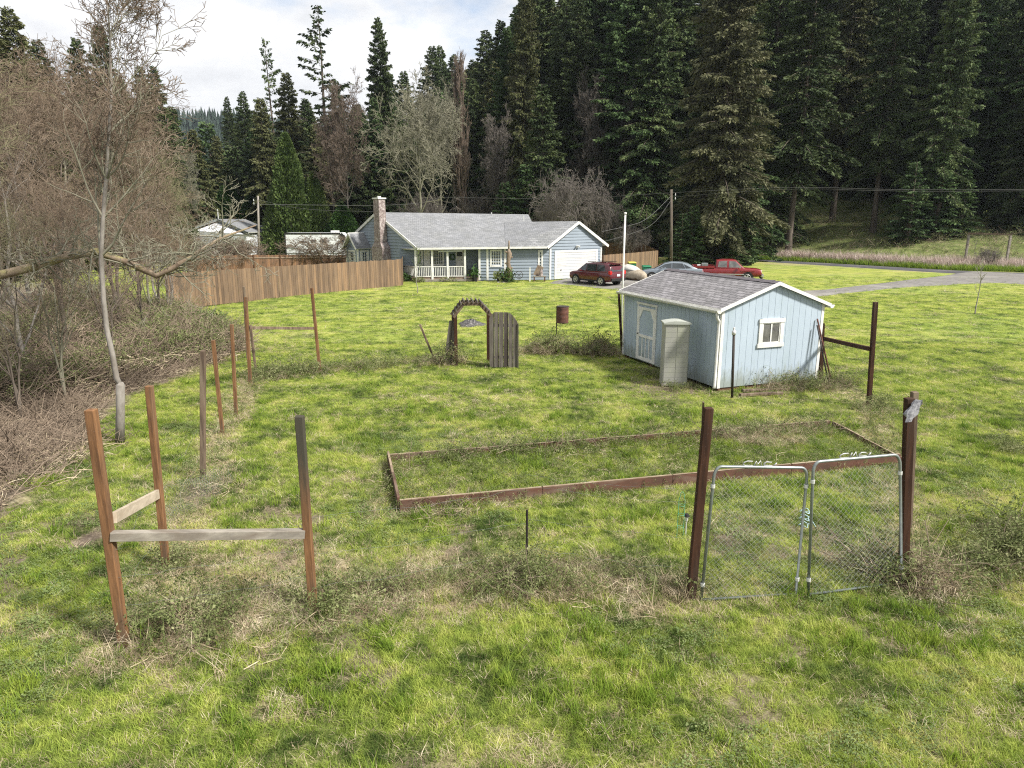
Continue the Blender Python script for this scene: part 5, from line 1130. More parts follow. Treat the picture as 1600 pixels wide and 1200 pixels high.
# ================================================================ WOODEN FENCES
def boards(name, segs, m, label, w=.15, th=.02, posts=False, rails=True):
    """segs: list of (world xy, base z, top z) polyline"""
    V = []; F = []; UV = []; k = 0; base = Vector((segs[0][0][0], segs[0][0][1], segs[0][1]))
    for (a, za, ta), (b, zb, tb) in zip(segs[:-1], segs[1:]):
        a = Vector((a[0], a[1], 0)); b = Vector((b[0], b[1], 0)); L = (b-a).length; n = max(1, int(L/w)); d = (b-a).normalized(); nr = Vector((d.y, -d.x, 0))
        for i in range(n):
            f0, f1 = i/n, (i+1)/n; p = a.lerp(b, f0)+d*.004; q = a.lerp(b, f1)-d*.004; jz = RNG.normal(0, .012); jo = nr*RNG.normal(0, .004)
            zb_, zt_ = za+(zb-za)*f0, ta+(tb-ta)*f0+jz; i0 = len(V)
            for pt in (p, q):
                for z in (zb_, zt_):
                    for s in (0, 1): V.append(tuple(pt+jo+nr*th*s+Vector((0, 0, z))-base))
            F += [(i0+1, i0+5, i0+7, i0+3), (i0+4, i0, i0+2, i0+6), (i0+2, i0+3, i0+7, i0+6), (i0, i0+1, i0+3, i0+2), (i0+5, i0+4, i0+6, i0+7)]; UV += [k+.5]*20; k += 1
    me = bpy.data.meshes.new(name); me.from_pydata(V, [], F); me.materials.append(MAT[m]); uv = me.uv_layers.new(name='UVMap'); uv.data.foreach_set('uv', np.stack([np.array(UV), np.zeros(len(UV))], 1).astype(np.float32).ravel())
    e = empty(name, base, label, 'fence', 'wooden board fences'); o = meshobj('boards', me, e)
    r = MB()
    for (a, za, ta), (b, zb, tb) in zip(segs[:-1], segs[1:]):
        a = Vector((*a, 0)); b = Vector((*b, 0)); d = (b-a).normalized(); nr = Vector((d.y, -d.x, 0))*(-.03 if not posts else .045)
        for f in (.15, .88): r.beam(a+nr+Vector((0, 0, za+(ta-za)*f))-base, b+nr+Vector((0, 0, zb+(tb-zb)*f))-base, .04, .09)
    r.build('rails', 'brown_dark' if not posts else 'stump_brown', e)
    for (a, za, ta), (b, zb, tb) in zip(segs[:-1], segs[1:]):
        a = Vector((*a, 0)); b = Vector((*b, 0)); d = (b-a).normalized(); nr = Vector((d.y, -d.x, 0)); n = max(1, round((b-a).length/2.4))
        for i in range(n+1):
            if not posts and i not in (0, n): continue
            q = a.lerp(b, i/n)+nr*(.08 if posts else -.05); z = za+(zb-za)*i/n; t = ta+(tb-ta)*i/n; x = MB(); x.box((q.x-base.x, q.y-base.y, (z+t)/2-base.z), (.09, .09, t-z+.02)); x.build('post', 'brown_dark', e)
A_, B_, C_ = G(265, 482), G(450, 463), G(629, 446); A0 = G(180, 492)
boards('board_fence', [(A_[:2], -.05, 1.83), (B_[:2], -.05, 1.84), (C_[:2], -.02, 1.86), ((sidepost+H0)[:2], 0, 1.86)], 'cedar', 'long tan cedar board fence running from the thicket to the house porch')
a = at(290, 400, 52); b = at(395, 398, 56); c = at(550, 404, 62)
boards('board_fence', [(a[:2], 0, 1.95), (b[:2], 0, 1.85), (c[:2], 0, 1.55)], 'cedar_dark', 'darker cedar fence with exposed rails behind the long front fence', posts=True)
a = at(943, 400, 59); b = at(1005, 397, 64); c = at(1028, 391, 67)
boards('board_fence', [(a[:2], 0, 1.7), (b[:2], 0, 1.75), (c[:2], 0, 1.75)], 'cedar', 'cedar fence panel right of the garage behind the cars')
a = at(936, 377, 76); b = at(1000, 377, 78); c = at(1028, 392, 72)
boards('board_fence', [(a[:2], 0, 2.2), (b[:2], 0, 2.2), (c[:2], 0, 1.5)], 'cedar_dark', 'taller dark cedar fence section behind the garage with sloping end')
# ================================================================ NEIGHBOUR, TRAILER, POLES
nb0 = at(300, 366, 84); nh = empty('house', (nb0.x, 84, 0), 'pale neighbouring house with low grey gable roof beyond the thicket', 'house', rz=0)
def n_(px, py, d): return at(px, py, d)-Vector((nb0.x, 84, 0))
a, ap, c = n_(296, 357, 86), n_(339, 342, 88), n_(388, 363, 84); bk = Vector((2.0, 13, 0)); bk2 = n_(383, 343.5, 100)-ap; bk = Vector((bk2.x*1.0, bk2.y, 0))
slab2 = lambda nm, pts: roofslab(nm, pts, .12, 'shingle_house', nh, 'white_trim')
slab2('roof', [c, c+bk, ap+bk, ap]); slab2('roof', [a+bk, a, ap, ap+bk])
o = MB(); o.hexa([flat(a)+Vector((.5, .3, 0)), flat(c)+Vector((-.4, .3, 0)), flat(c)+bk, flat(a)+bk], [flat(a)+Vector((.5, .3, a.z-.28)), flat(c)+Vector((-.4, .3, c.z-.28)), flat(c)+bk+Vector((0, 0, c.z-.28)), flat(a)+bk+Vector((0, 0, a.z-.28))])
o.hexa([a+Vector((.6, .3, -.26)), c+Vector((-.5, .3, -.26)), ap+Vector((0, .3, -.34))], [a+bk+Vector((.6, 0, -.26)), c+bk+Vector((-.5, 0, -.26)), ap+bk+Vector((0, 0, -.34))]) ; o.build('wall', 'rv_white', nh)
o = MB(); o.beam(a+Vector((0, -.06, -.12)), ap+Vector((0, -.06, -.12)), .06, .28); o.beam(ap+Vector((0, -.06, -.12)), c+Vector((0, -.06, -.12)), .06, .28); o.build('rake_board', 'galv', nh)
o = MB(); q = n_(341, 341, 89); o.tube([q-Vector((0, 0, .2)), q+Vector((0, 0, 1.1))], .07, 8); o.build('flue', 'galv_light', nh)
o = MB(); q = n_(392, 352, 92); o.box((q.x+.6, q.y, q.z-.05), (3.4, 2.5, .12)); o.box((q.x+.6, q.y+.5, (q.z-.1)/2), (2.8, 1.6, q.z-.12)); o.build('lean_to', 'galv', nh)
# travel trailer
t0 = at(446, 392, 79); t0.z = 0; tr_ = empty('travel_trailer', t0, 'long white travel trailer parked beyond the cedar fence', 'trailer')
LT, HT = 7.3, 3.2; zb = .55
prof = [(0, zb), (0, HT), (LT*.86, HT), (LT*.97, HT*.72), (LT, HT*.45), (LT*.95, zb)]
o = MB(); o.hexa([(x, 0, z) for x, z in prof][::-1], [(x, 2.4, z) for x, z in prof][::-1]); o.build('body', 'rv_white', tr_, bevel=.04)
o = MB(); o.beam((0, -.012, HT-.09), (LT*.86, -.012, HT-.09), .02, .2); o.beam((LT*.86, -.012, HT-.12), (LT*.97, -.012, HT*.70), .02, .42); o.beam((.07, -.012, zb+.2), (.07, -.012, HT-.2), .02, .14, up=(1, 0, 0)); o.build('dark_trim', 'dark', tr_)
o = MB(); o.beam((.16, -.014, 1.55), (1.5, -.014, 1.48), .018, .12); o.beam((.16, -.014, .95), (LT*.9, -.014, .95), .018, .12); o.build('stripe', 'galv', tr_)
for x, z, w, h in ((3.2, 2.3, .6, .28), (6.5, 2.3, .55, .5), (2.1, 2.2, .8, .16)): o = MB(); o.box((x, -.014, z), (w, .02, h)); o.build('window', 'glass', tr_)
o = MB(); o.box((4.4, -.014, 1.75), (.75, .02, 2.0)); dr_ = o.build('door', 'white_door', tr_); o = MB(); o.box((4.4, -.03, 2.3), (.4, .02, .4)); o.build('window', 'glass', dr_)
for x in (3.6, 4.5):
    o = MB(); o.tube([(x, .0, .36), (x, .25, .36)], .35, 16); o.build('wheel', 'rubber', tr_)
o = MB(); o.box((5.4, 1.2, HT+.12), (.8, .7, .22)); o.build('roof_vent', 'white_trim', tr_); o = MB(); o.box((LT/2, 1.2, .48), (LT*.9, 1.9, .16)); o.build('chassis', 'dark', tr_)
# covered white object near the mound
b = at(332, 398, 60); o = MB(); o.tube([Vector((0, 0, -.4)), Vector((0, 0, 0)), Vector((0, 0, .35)), Vector((0, 0, .5))], [.5, .62, .5, .1], 9); ob = o.build('tarp_bundle', 'tarp_white', smooth=True); ob.location = b; tag(ob, 'crumpled white tarp bundle beyond the thicket above the dark fence', 'tarp')
# utility poles and wires
def upole(px, pyb, pyt, d, label, r=.12, m='bark'):
    b = at(px, 400, d); b.z = T(b.x, d); t = at(px-1, pyt, d); e = empty('utility_pole', b, label, 'utility pole', 'wooden utility poles'); o = MB(); o.tube([(0, 0, -.3), t-b], [r, r*.8], 10); o.build('shaft', m, e, True)
    o = MB(); h = t.z-b.z
    for z in (.55, .9): o.tube([(0, -.1, h-z), (0, -.1, h-z+.22)], [.05, .03], 8)
    o.build('insulators', 'galv_light', e); return t
ta = upole(404, 400, 306, 78, 'pale leaning utility pole beside the neighbouring house', .13, 'bark_pale'); tb_ = upole(1050, 418, 296, 67, 'dark utility pole between the cedar fence and the firs', .15)
wire([ta-Vector((0, 0, .4)), at(470, 328, 70), at(598, 331, 58)], 'wire from the pale utility pole to the chimney end of the house', .016, m='wire_dark')
wire([ta-Vector((0, 0, .9)), at(640, 322, 85), at(690, 308, 85)], 'wire crossing behind the house roof from the pale utility pole', .018, m='wire_dark')
wire([at(690, 308, 85), at(880, 312, 78), tb_-Vector((0, 0, .3))], 'line wire crossing above the house ridge to the dark utility pole', .018, m='wire_dark')
wire([tb_-Vector((0, 0, .6)), at(1010, 345, 62), at(978, 354, 60), at(940, 362, 57)], 'sagging service wire from the dark pole to the garage gable', .018, m='wire_dark')
wire([tb_-Vector((0, 0, 1.0)), at(1022, 352, 63), at(985, 366, 59), at(945, 377, 57.5)], 'lower sagging cable from the dark pole toward the garage', .014, m='wire_dark')
wire([tb_-Vector((0, 0, .3)), at(1240, 291, 62), at(1400, 297, 60), at(1640, 296, 58)], 'upper road line wire stretching right from the dark pole', .011, m='wire_dark')
wire([tb_-Vector((0, 0, .7)), at(1240, 293, 62), at(1400, 299.5, 60), at(1640, 298, 58)], 'lower road line wire stretching right from the dark pole', .009, m='wire_dark')
# old timber frame across the road
a, b = at(1509, 400, 68), at(1574, 400, 66); e = empty('timber_frame', (a.x, a.y, T(a.x, a.y)), 'old timber goal-like frame in the brush across the road', 'timber frame')
A1 = Vector((0, 0, -.2)); za = at(1509, 366, 68).z-T(a.x, a.y); D = Vector((b.x-a.x, b.y-a.y, 0)); zb = at(1574, 368, 66).z-T(a.x, a.y)
for q, z in ((Vector((0, 0, 0)), za), (D, zb)): o = MB(); o.beam(q+A1*3, q+Vector((0, 0, z)), .18, .18, up=(0, 1, 0)); o.build('post', 'rail_grey', e)
o = MB(); o.beam(Vector((-.1, 0, za+.08)), D+Vector((.1, 0, zb+.08)), .16, .14); o.build('beam', 'post_grey', e)
# building glimpsed between the trees on the slope
q = at(706, 318, 118); q.z = T(q.x, 118); e = empty('shelter', q, 'dark open carport shelter glimpsed between trees above the house roof', 'shelter'); zz = max(1.5, at(706, 305, 118).z-q.z)
for sx in (-2.6, 2.6): o = MB(); o.box((sx, 0, zz*.4), (.25, .25, zz*.8)); o.build('post', 'brown_dark', e)
o = MB(); o.hexa([(-3.2, -2, zz*.8), (0, -2, zz+.6), (0, 2, zz+.6), (-3.2, 2, zz*.8)], [(-3.2, -2, zz*.8+.15), (0, -2, zz+.75), (0, 2, zz+.75), (-3.2, 2, zz*.8+.15)]); o.hexa([(0.01, -2, zz+.6), (3.2, -2, zz*.8), (3.2, 2, zz*.8), (.01, 2, zz+.6)], [(0.01, -2, zz+.75), (3.2, -2, zz*.8+.15), (3.2, 2, zz*.8+.15), (.01, 2, zz+.75)]); o.build('roof', 'rail_grey', e)
# ================================================================ VEHICLES
def loft(rings, closed_ends=True):
    o = MB(); k = len(rings[0]); b = 0
    for r in rings: o.v += [tuple(p) for p in r]
    for i in range(len(rings)-1):
        for j in range(k): j2 = (j+1) % k; o.f.append((i*k+j, i*k+j2, (i+1)*k+j2, (i+1)*k+j)); o.mi.append(0)
    if closed_ends: o.f.append(tuple(reversed(range(k)))); o.f.append(tuple(range((len(rings)-1)*k, len(rings)*k))); o.mi += [0, 0]
    return o
def bring(x, zb, zt, hw): m = (zb+zt)/2; return [(x, -hw*.84, zb), (x, hw*.84, zb), (x, hw*.97, zb+.12), (x, hw, m), (x, hw*.965, zt-.07), (x, hw*.88, zt), (x, hw*.45, zt+.025), (x, -hw*.45, zt+.025), (x, -hw*.88, zt), (x, -hw*.965, zt-.07), (x, -hw, m), (x, -hw*.97, zb+.12)]
def cring(x, zb, zt, hb, ht): return [(x, -hb, zb), (x, hb, zb), (x, hb+(ht-hb)*.85, zb+(zt-zb)*.82), (x, ht*.93, zt-.02), (x, ht*.5, zt+.015), (x, -ht*.5, zt+.015), (x, -ht*.93, zt-.02), (x, -(hb+(ht-hb)*.85), zb+(zt-zb)*.82)]
def car(name, loc, yaw, paint, body, cabin, wins, wheels, wr, hw, label, cat, extra=None, glass='glass', spokes=5):
    e = empty(name, loc, label, cat, rz=yaw)
    b = loft([bring(*s) for s in body]).build('body', paint, e, True, .02)
    c = loft([cring(*s) for s in cabin]).build('cabin', paint, e, True, .02)
    zb = min(s[1] for s in cabin); 
    def side(x, z):
        s = sorted(cabin, key=lambda q: q[0]); hb = np.interp(x, [q[0] for q in s], [q[3] for q in s]); ht = np.interp(x, [q[0] for q in s], [q[4] for q in s]); zl = np.interp(x, [q[0] for q in s], [q[1] for q in s]); zt = np.interp(x, [q[0] for q in s], [q[2] for q in s])
        f = min(1, (z-zl)/max(.05, (zt-zl))/.82); return hb+(ht-hb)*.85*f
    for w in wins['side']:
        for sg in (1, -1): o = MB(); P = [(x, sg*(side(x, z)+.012), z) for x, z in w]; o.quad(*(P if sg < 0 else P[::-1])); o.build('side_window', glass, c)
    for nm, w in wins['cross'].items(): o = MB(); o.quad(*w); o.build(nm, glass, c)
    for x in wheels:
        for sg in (1, -1):
            o = MB(); o.tube([(x, sg*(hw-.23), wr), (x, sg*(hw+.004), wr)], wr, 22); t = o.build('wheel', 'rubber', e)
            a = MB(); a.tube([(x, sg*(hw-.02), wr), (x, sg*(hw-.006), wr)], wr*1.2, 22); a.build('wheel_arch', 'dark', e)
            a = MB(); a.tube([(x, sg*(hw+.006), wr), (x, sg*(hw+.014), wr)], wr*.16, 8)
            for k in range(spokes): th = 6.283*k/spokes; a.beam((x+.1*wr*math.cos(th), sg*(hw+.012), wr+.1*wr*math.sin(th)), (x+.66*wr*math.cos(th), sg*(hw+.012), wr+.66*wr*math.sin(th)), .02, wr*.24, up=(-math.sin(th), 0, math.cos(th)))
            a.tube([(x+.66*wr*math.cos(t_), sg*(hw+.010), wr+.66*wr*math.sin(t_)) for t_ in np.linspace(0, 6.283, 20)], .018, 5, False); a.build('rim', 'alloy', t)
    if extra: extra(e, c)
    return e
def bx(name, c, s, m, e, bev=.01): o = MB(); o.box(c, s); return o.build(name, m, e, bevel=bev)
# maroon SUV
sb = [(-2.28, .55, .80, .80), (-2.22, .36, .98, .87), (-1.7, .28, 1.02, .90), (-.6, .26, 1.01, .90), (.7, .26, 1.00, .90), (1.25, .27, 1.00, .89), (1.8, .30, .95, .86), (2.15, .34, .86, .78), (2.28, .42, .70, .66)]
scb = [(-2.2, .95, 1.02, .80, .74), (-2.05, .97, 1.45, .83, .68), (-1.8, .97, 1.62, .84, .66), (-1.2, .97, 1.68, .85, .67), (-.1, .97, 1.69, .85, .67), (.45, .97, 1.60, .85, .66), (.9, .97, 1.32, .84, .68), (1.35, .95, 1.02, .82, .74)]
def suvx(e, c):
    for sg in (1, -1):
        bx('tail_light', (-2.14, sg*.74, .98), (.22, .22, .26), 'lamp_red', e, .03); bx('headlight', (2.05, sg*.62, .78), (.25, .25, .14), 'lamp_clear', e, .03)
        bx('roof_rail', (-.6, sg*.60, 1.73), (1.9, .04, .04), 'dark', c); bx('mirror', (.75, sg*.96, 1.06), (.14, .16, .13), 'paint_maroon', e, .03); bx('lower_cladding', (0, sg*.885, .34), (2.3, .05, .12), 'dark', e)
        for x in (-.95, .12): bx('door_handle', (x, sg*.905, .86), (.16, .03, .03), 'paint_maroon', e)
    bx('rear_bumper', (-2.27, 0, .48), (.12, 1.5, .22), 'dark', e, .03); bx('number_plate', (-2.295, 0, .80), (.02, .34, .16), 'rv_white', e); bx('rear_spoiler', (-2.02, 0, 1.62), (.32, 1.2, .05), 'paint_maroon', c)
p = G(932, 447); yaw = math.atan2(1.2, -2.9)
f_, r_w = G(896.5, 443.5), G(940, 448.5); dv = (f_-r_w); yaw = math.atan2(dv.y*.85, dv.x); mid = (f_+r_w)/2; off = Vector((-math.sin(yaw), math.cos(yaw), 0))*-.88
sv_ = car('parked_suv', (mid.x+off.x, mid.y+off.y, .05), yaw, 'paint_maroon', sb, scb,
    {'side': [[(.30, 1.06), (1.10, 1.06), (.48, 1.50), (.30, 1.53)], [(-.75, 1.06), (.24, 1.06), (.24, 1.54), (-.75, 1.56)], [(-1.72, 1.10), (-.81, 1.06), (-.81, 1.56), (-1.5, 1.52)]],
     'cross': {'windscreen': [(1.28, -.70, 1.07), (1.28, .70, 1.07), (.52, .58, 1.60), (.52, -.58, 1.60)], 'rear_window': [(-2.19, .64, 1.08), (-2.19, -.64, 1.08), (-2.02, -.56, 1.50), (-2.02, .56, 1.50)]}},
    (-1.32, 1.34), .345, .90, 'maroon family SUV parked facing the white garage door', 'car', suvx); sv_.scale = (.94,)*3
# red pickup
tb = [(-2.85, .62, 1.08, .90), (-2.8, .50, 1.10, .98), (-.75, .46, 1.12, 1.0), (.3, .44, 1.12, 1.0), (1.2, .44, 1.12, 1.0), (1.4, .46, 1.14, .99), (2.5, .48, 1.08, .97), (2.78, .52, 1.02, .93), (2.84, .60, .95, .90)]
tc = [(-.78, 1.08, 1.12, .92, .86), (-.70, 1.08, 1.76, .93, .76), (-.2, 1.08, 1.82, .94, .78), (.55, 1.08, 1.82, .94, .78), (.85, 1.08, 1.76, .94, .76), (1.50, 1.08, 1.16, .93, .86)]
def trx(e, c):
    for sg in (1, -1):
        bx('headlight', (2.80, sg*.74, .90), (.12, .28, .20), 'lamp_clear', e, .02); bx('mirror', (1.12, sg*1.08, 1.26), (.10, .16, .22), 'chrome', e, .02); bx('tail_light', (-2.84, sg*.88, .88), (.06, .14, .32), 'lamp_red', e); bx('side_trim', (-.1, sg*1.0, .66), (3.2, .03, .08), 'chrome', e)
        bx('bed_side', (-1.82, sg*.93, 1.20), (2.0, .08, .18), 'paint_red', e, .02); bx('fender_flare', (1.75, sg*.985, .92), (1.1, .06, .07), 'paint_red', e, .02)
    bx('tailgate', (-2.80, 0, 1.18), (.07, 1.8, .2), 'paint_red', e, .02); bx('bed_floor', (-1.8, 0, 1.14), (1.95, 1.76, .03), 'dark', e, 0); bx('tool_box', (-1.6, .0, 1.34), (.5, 1.5, .24), 'galv', e, .02); bx('tool_rack', (-2.05, .1, 1.28), (.3, .9, .12), 'galv_light', e, .02)
    bx('grille', (2.86, 0, .86), (.06, 1.15, .28), 'dark', e, .01); bx('front_bumper', (2.93, 0, .56), (.18, 1.95, .22), 'chrome', e, .03); bx('lower_valance', (2.88, 0, .40), (.14, 1.8, .16), 'dark', e, .02)
p = G(1142, 443); pk = car('pickup_truck', (p.x-.15, p.y+1.3, .05), math.radians(-14), 'paint_red', tb, tc,
    {'side': [[(.30, 1.20), (1.26, 1.20), (.80, 1.68), (.30, 1.72)], [(-.58, 1.22), (.12, 1.20), (.12, 1.72), (-.50, 1.68)]], 'cross': {'windscreen': [(1.46, -.80, 1.22), (1.46, .80, 1.22), (.90, .68, 1.74), (.90, -.68, 1.74)], 'rear_window': [(-.795, .74, 1.24), (-.795, -.74, 1.24), (-.73, -.66, 1.66), (-.73, .66, 1.66)]}},
    (-1.75, 1.75), .40, .99, 'red extended cab pickup truck parked behind the shed roof', 'pickup truck', trx, glass='glass_pale'); pk.scale = (.91,)*3
# silver sedan
db = [(-2.35, .55, .82, .76), (-2.25, .35, .95, .84), (-1.5, .25, .98, .88), (0, .24, .95, .89), (1.1, .25, .92, .88), (1.9, .30, .82, .83), (2.25, .38, .70, .72), (2.33, .45, .62, .6)]
dc = [(-1.95, .92, .97, .76, .7), (-1.35, .93, 1.28, .80, .62), (-.8, .93, 1.42, .82, .62), (0, .93, 1.45, .82, .63), (.55, .92, 1.33, .82, .64), (1.25, .90, .96, .80, .72)]
def sdx(e, c):
    for sg in (1, -1): bx('tail_light', (-2.24, sg*.66, .80), (.14, .28, .14), 'lamp_red', e, .02); bx('headlight', (2.12, sg*.6, .66), (.25, .3, .13), 'lamp_clear', e, .02); bx('mirror', (.72, sg*.93, .99), (.13, .15, .11), 'paint_silver', e, .02)
p = G(1052, 441); car('parked_sedan', (p.x, p.y+.9, .05), math.radians(168), 'paint_silver', db, dc,
    {'side': [[(.0, .98), (.98, .98), (.50, 1.27), (.0, 1.36)], [(-1.02, .98), (-.06, .98), (-.06, 1.37), (-.80, 1.34)], [(-1.50, 1.0), (-1.08, .98), (-.88, 1.30)]], 'cross': {'windscreen': [(1.22, -.68, 1.0), (1.22, .68, 1.0), (.60, .55, 1.34), (.60, -.55, 1.34)], 'rear_window': [(-1.86, .62, 1.02), (-1.86, -.62, 1.02), (-1.28, -.52, 1.34), (-1.28, .52, 1.34)]}},
    (-1.40, 1.42), .32, .885, 'silver blue sedan mostly hidden behind the shed roof', 'car', sdx)
# covered boat and bins
p = G(990, 438); e = empty('covered_boat', (p.x, p.y, 0), 'small covered boat under tan and white tarps beside the SUV', 'boat')
o = loft([[(x, w*math.cos(a), .42+zt_*math.sin(a) if math.sin(a) > 0 else .42+.30*math.sin(a)) for a in np.linspace(0, 2*math.pi, 13)[:-1]] for x, w, zt_ in ((-2.2, .75, .45), (-1.5, .95, .62), (-.5, 1.0, .75), (.6, .92, .72), (1.5, .65, .6), (2.1, .3, .4), (2.3, .06, .2))]).build('tarp_cover', 'tarp', e, True)
e.rotation_euler = (0, 0, math.radians(-75)); e.scale = (.85, .85, .8); 
o = loft([[(x, w*math.cos(a)-.1, .98+h*math.sin(a)) for a in np.linspace(0, math.pi, 7)] for x, w, h in ((-2.1, .5, .25), (-1.2, .75, .5), (-.2, .7, .42), (.6, .5, .2), (1.0, .25, .05))]).build('white_sheet', 'tarp_white', e, True)
o = MB(); o.hexa([(-1.6, -.7, .12), (1.6, -.5, .12), (1.6, .5, .12), (-1.6, .7, .12)], [(-1.6, -.85, .4), (1.6, -.6, .4), (1.6, .6, .4), (-1.6, .85, .4)]); o.build('trailer_frame', 'brown_dark', e)
for px, d, lb, lid in ((1010, 55, 'dark green wheelie bin between the covered boat and the sedan', 'green_plastic'), (987, 60, 'green bin with yellowish lid behind the covered boat', 'yellow_plastic')):
    q = at(px, 420, d); e = empty('wheelie_bin', (q.x, d, 0), lb, 'bin', 'rubbish bins by the drive'); o = MB(); o.hexa([(-.25, -.28, .06), (.25, -.28, .06), (.25, .28, .06), (-.25, .28, .06)], [(-.32, -.36, .98), (.32, -.36, .98), (.32, .36, .98), (-.32, .36, .98)]); o.build('body', 'green_plastic', e, bevel=.02)
    o = MB(); o.hexa([(-.35, -.40, .985), (.35, -.40, .985), (.35, .40, .985), (-.35, .40, .985)], [(-.30, -.32, 1.07), (.30, -.32, 1.07), (.30, .36, 1.09), (-.30, .36, 1.09)]); o.build('lid', lid, e, bevel=.02)
    for sx in (-.24, .24): o = MB(); o.tube([(sx-.03, .3, .1), (sx+.03, .3, .1)], .1, 10); o.build('wheel', 'rubber', e)
# ================================================================ TREES
def landmark(px):
    for lim, t in ((90, 'at the far left picture edge'), (200, 'behind the bare thicket'), (290, 'right of the bare thicket'), (390, 'above the neighbouring house'), (470, 'above the white trailer'), (560, 'just left of the house chimney'), (640, 'above the chimney'), (740, 'above the left half of the roof'), (830, 'above the right half of the roof'), (930, 'above the garage roof'), (1010, 'above the fence by the cars'), (1090, 'behind the dark utility pole'), (1190, 'behind the red pickup'), (1290, 'above the shed gable'), (1400, 'above the tall lone post'), (1500, 'above the reeds'), (1580, 'above the timber frame')):
        if px < lim: return t
    return 'at the far right picture edge'
HP = {'A': 36, 'B': 36, 'S': 30, 'N': 36, 'C': 24, 'Y': 14, 'T': 38, 'V': 10}
CN = {'A': 'fir', 'B': 'slim fir', 'S': 'sparse open fir', 'N': 'broad drooping fir', 'C': 'drooping cedar', 'Y': 'young fir', 'T': 'bare-trunked fir', 'V': 'dense conical cedar'}
CC = {'fir_dark': 'dark green', 'fir_green': 'mid green', 'fir_olive': 'olive green', 'fir_brown': 'brownish green', 'arbor': 'bright green', 'laurel': 'glossy green'}
tr_rng = random.Random(3); seen = {}
def plant(px, d, top, kind, col='fir_dark', wide=1.0, row='in the front row', label=None, name='fir_tree', group='tall conifers of the forest'):
    q = at(px, 345, d); x = q.x; zt = at(px, top, d).z; zg = T(x, d); h = max(4, zt-zg); s = h/HP[kind]
    l = label or f'{CC[col]} {CN[kind]} {row} {landmark(px)}'
    tree(name, CON[kind], (x, d, zg-.2), (s*wide, s*wide, s), tr_rng.random()*6.28, l, 'tree', group, col)
# named front trees: px, distance, top row in the photo
for a in [
 (1128, 74, -150, 'N', 'fir_brown', .92), (1088, 78, 150, 'N', 'fir_green', 1.0), (1160, 80, 120, 'C', 'fir_green', 1.1), (1236, 84, -120, 'T', 'fir_dark', 1.05), (1366, 88, -90, 'T', 'fir_dark', 1.0), (1300, 96, -130, 'T', 'fir_olive', 1.0), (1446, 84, -80, 'N', 'fir_dark', .75), (1490, 96, -130, 'T', 'fir_green', 1.05),
 (1505, 100, -120, 'A', 'fir_dark', 1.0), (1588, 108, -120, 'A', 'fir_green', 1.0), (1585, 84, 120, 'C', 'fir_dark', 1.1), (1530, 94, 150, 'C', 'fir_dark', 1.0), (1556, 92, -100, 'T', 'fir_dark', 1.0), (1612, 86, -90, 'B', 'fir_green', 1.1), (1680, 80, -80, 'A', 'fir_dark', 1.0), (1190, 92, -130, 'A', 'fir_dark', 1.0), (1040, 98, -130, 'B', 'fir_dark', 1.1), (985, 104, -130, 'A', 'fir_dark', 1.0), (930, 104, -130, 'A', 'fir_green', .9), (868, 100, -20, 'N', 'fir_dark', .72), (812, 96, -25, 'N', 'fir_olive', .62), (840, 112, -70, 'B', 'fir_dark', 1.0), (1420, 108, -100, 'A', 'fir_dark', 1.1), (1340, 112, -100, 'A', 'fir_dark', 1.1), (1530, 112, -100, 'B', 'fir_green', 1.2),
 (755, 128, 45, 'B', 'fir_dark', 1.0), (716, 150, 82, 'A', 'fir_dark', .9), (698, 150, 70, 'A', 'fir_dark', .8), (674, 140, 70, 'A', 'fir_dark', .95), (605, 105, 27, 'N', 'fir_dark', .62), (640, 118, 110, 'A', 'fir_dark', .9), (575, 112, 170, 'C', 'fir_dark', .9), (519, 104, 8, 'S', 'fir_dark', 1.05), (441, 118, 58, 'S', 'fir_dark', .8), (462, 108, 112, 'C', 'fir_olive', .8), (418, 104, 150, 'C', 'fir_olive', .8), (390, 124, 140, 'A', 'fir_dark', .8), (490, 112, 150, 'C', 'fir_dark', .85), (545, 118, 125, 'A', 'fir_dark', .8), (780, 120, 30, 'A', 'fir_dark', .9),
 (560, 98, 185, 'C', 'fir_dark', 1.0), (590, 100, 150, 'A', 'fir_green', .8), (628, 100, 175, 'C', 'fir_dark', 1.0), (740, 104, 120, 'A', 'fir_dark', .8), (700, 108, 140, 'C', 'fir_green', .9), (765, 104, 95, 'A', 'fir_olive', .8), (500, 98, 190, 'C', 'fir_olive', .9), (790, 98, 40, 'A', 'fir_green', .9), (895, 96, -20, 'A', 'fir_dark', .9), (958, 94, -40, 'A', 'fir_green', 1.1), (1010, 92, -60, 'A', 'fir_dark', .9), (850, 90, 130, 'C', 'fir_dark', 1.0),
 (372, 150, 150, 'A', 'fir_dark', .6), (336, 130, 189, 'Y', 'fir_green', 1.1), (352, 118, 210, 'C', 'fir_olive', .9), (315, 100, 200, 'C', 'fir_olive', 1.0), (370, 110, 225, 'Y', 'fir_dark', 1.1), (268, 82, 100, 'B', 'fir_dark', .8), (243, 86, 98, 'B', 'fir_dark', .8), (218, 80, 112, 'C', 'fir_dark', .8), (184, 74, 30, 'B', 'fir_dark', .8), (150, 72, 55, 'A', 'fir_dark', .8), (110, 66, 60, 'A', 'fir_dark', .9), (66, 60, 8, 'A', 'fir_olive', 1.0), (20, 56, -40, 'C', 'fir_olive', 1.1), (-30, 56, -60, 'A', 'fir_dark', 1.1), (290, 96, 165, 'C', 'fir_dark', .9)]: plant(*a)
plant(455, 90, 208, 'V', 'arbor', .8, label='bright green pyramid-shaped cedar behind the white trailer', name='cedar_tree', group=None)
plant(492, 91, 268, 'V', 'arbor', .95, label='shorter rounded cedar touching the right side of the pyramid cedar', name='cedar_tree', group=None)
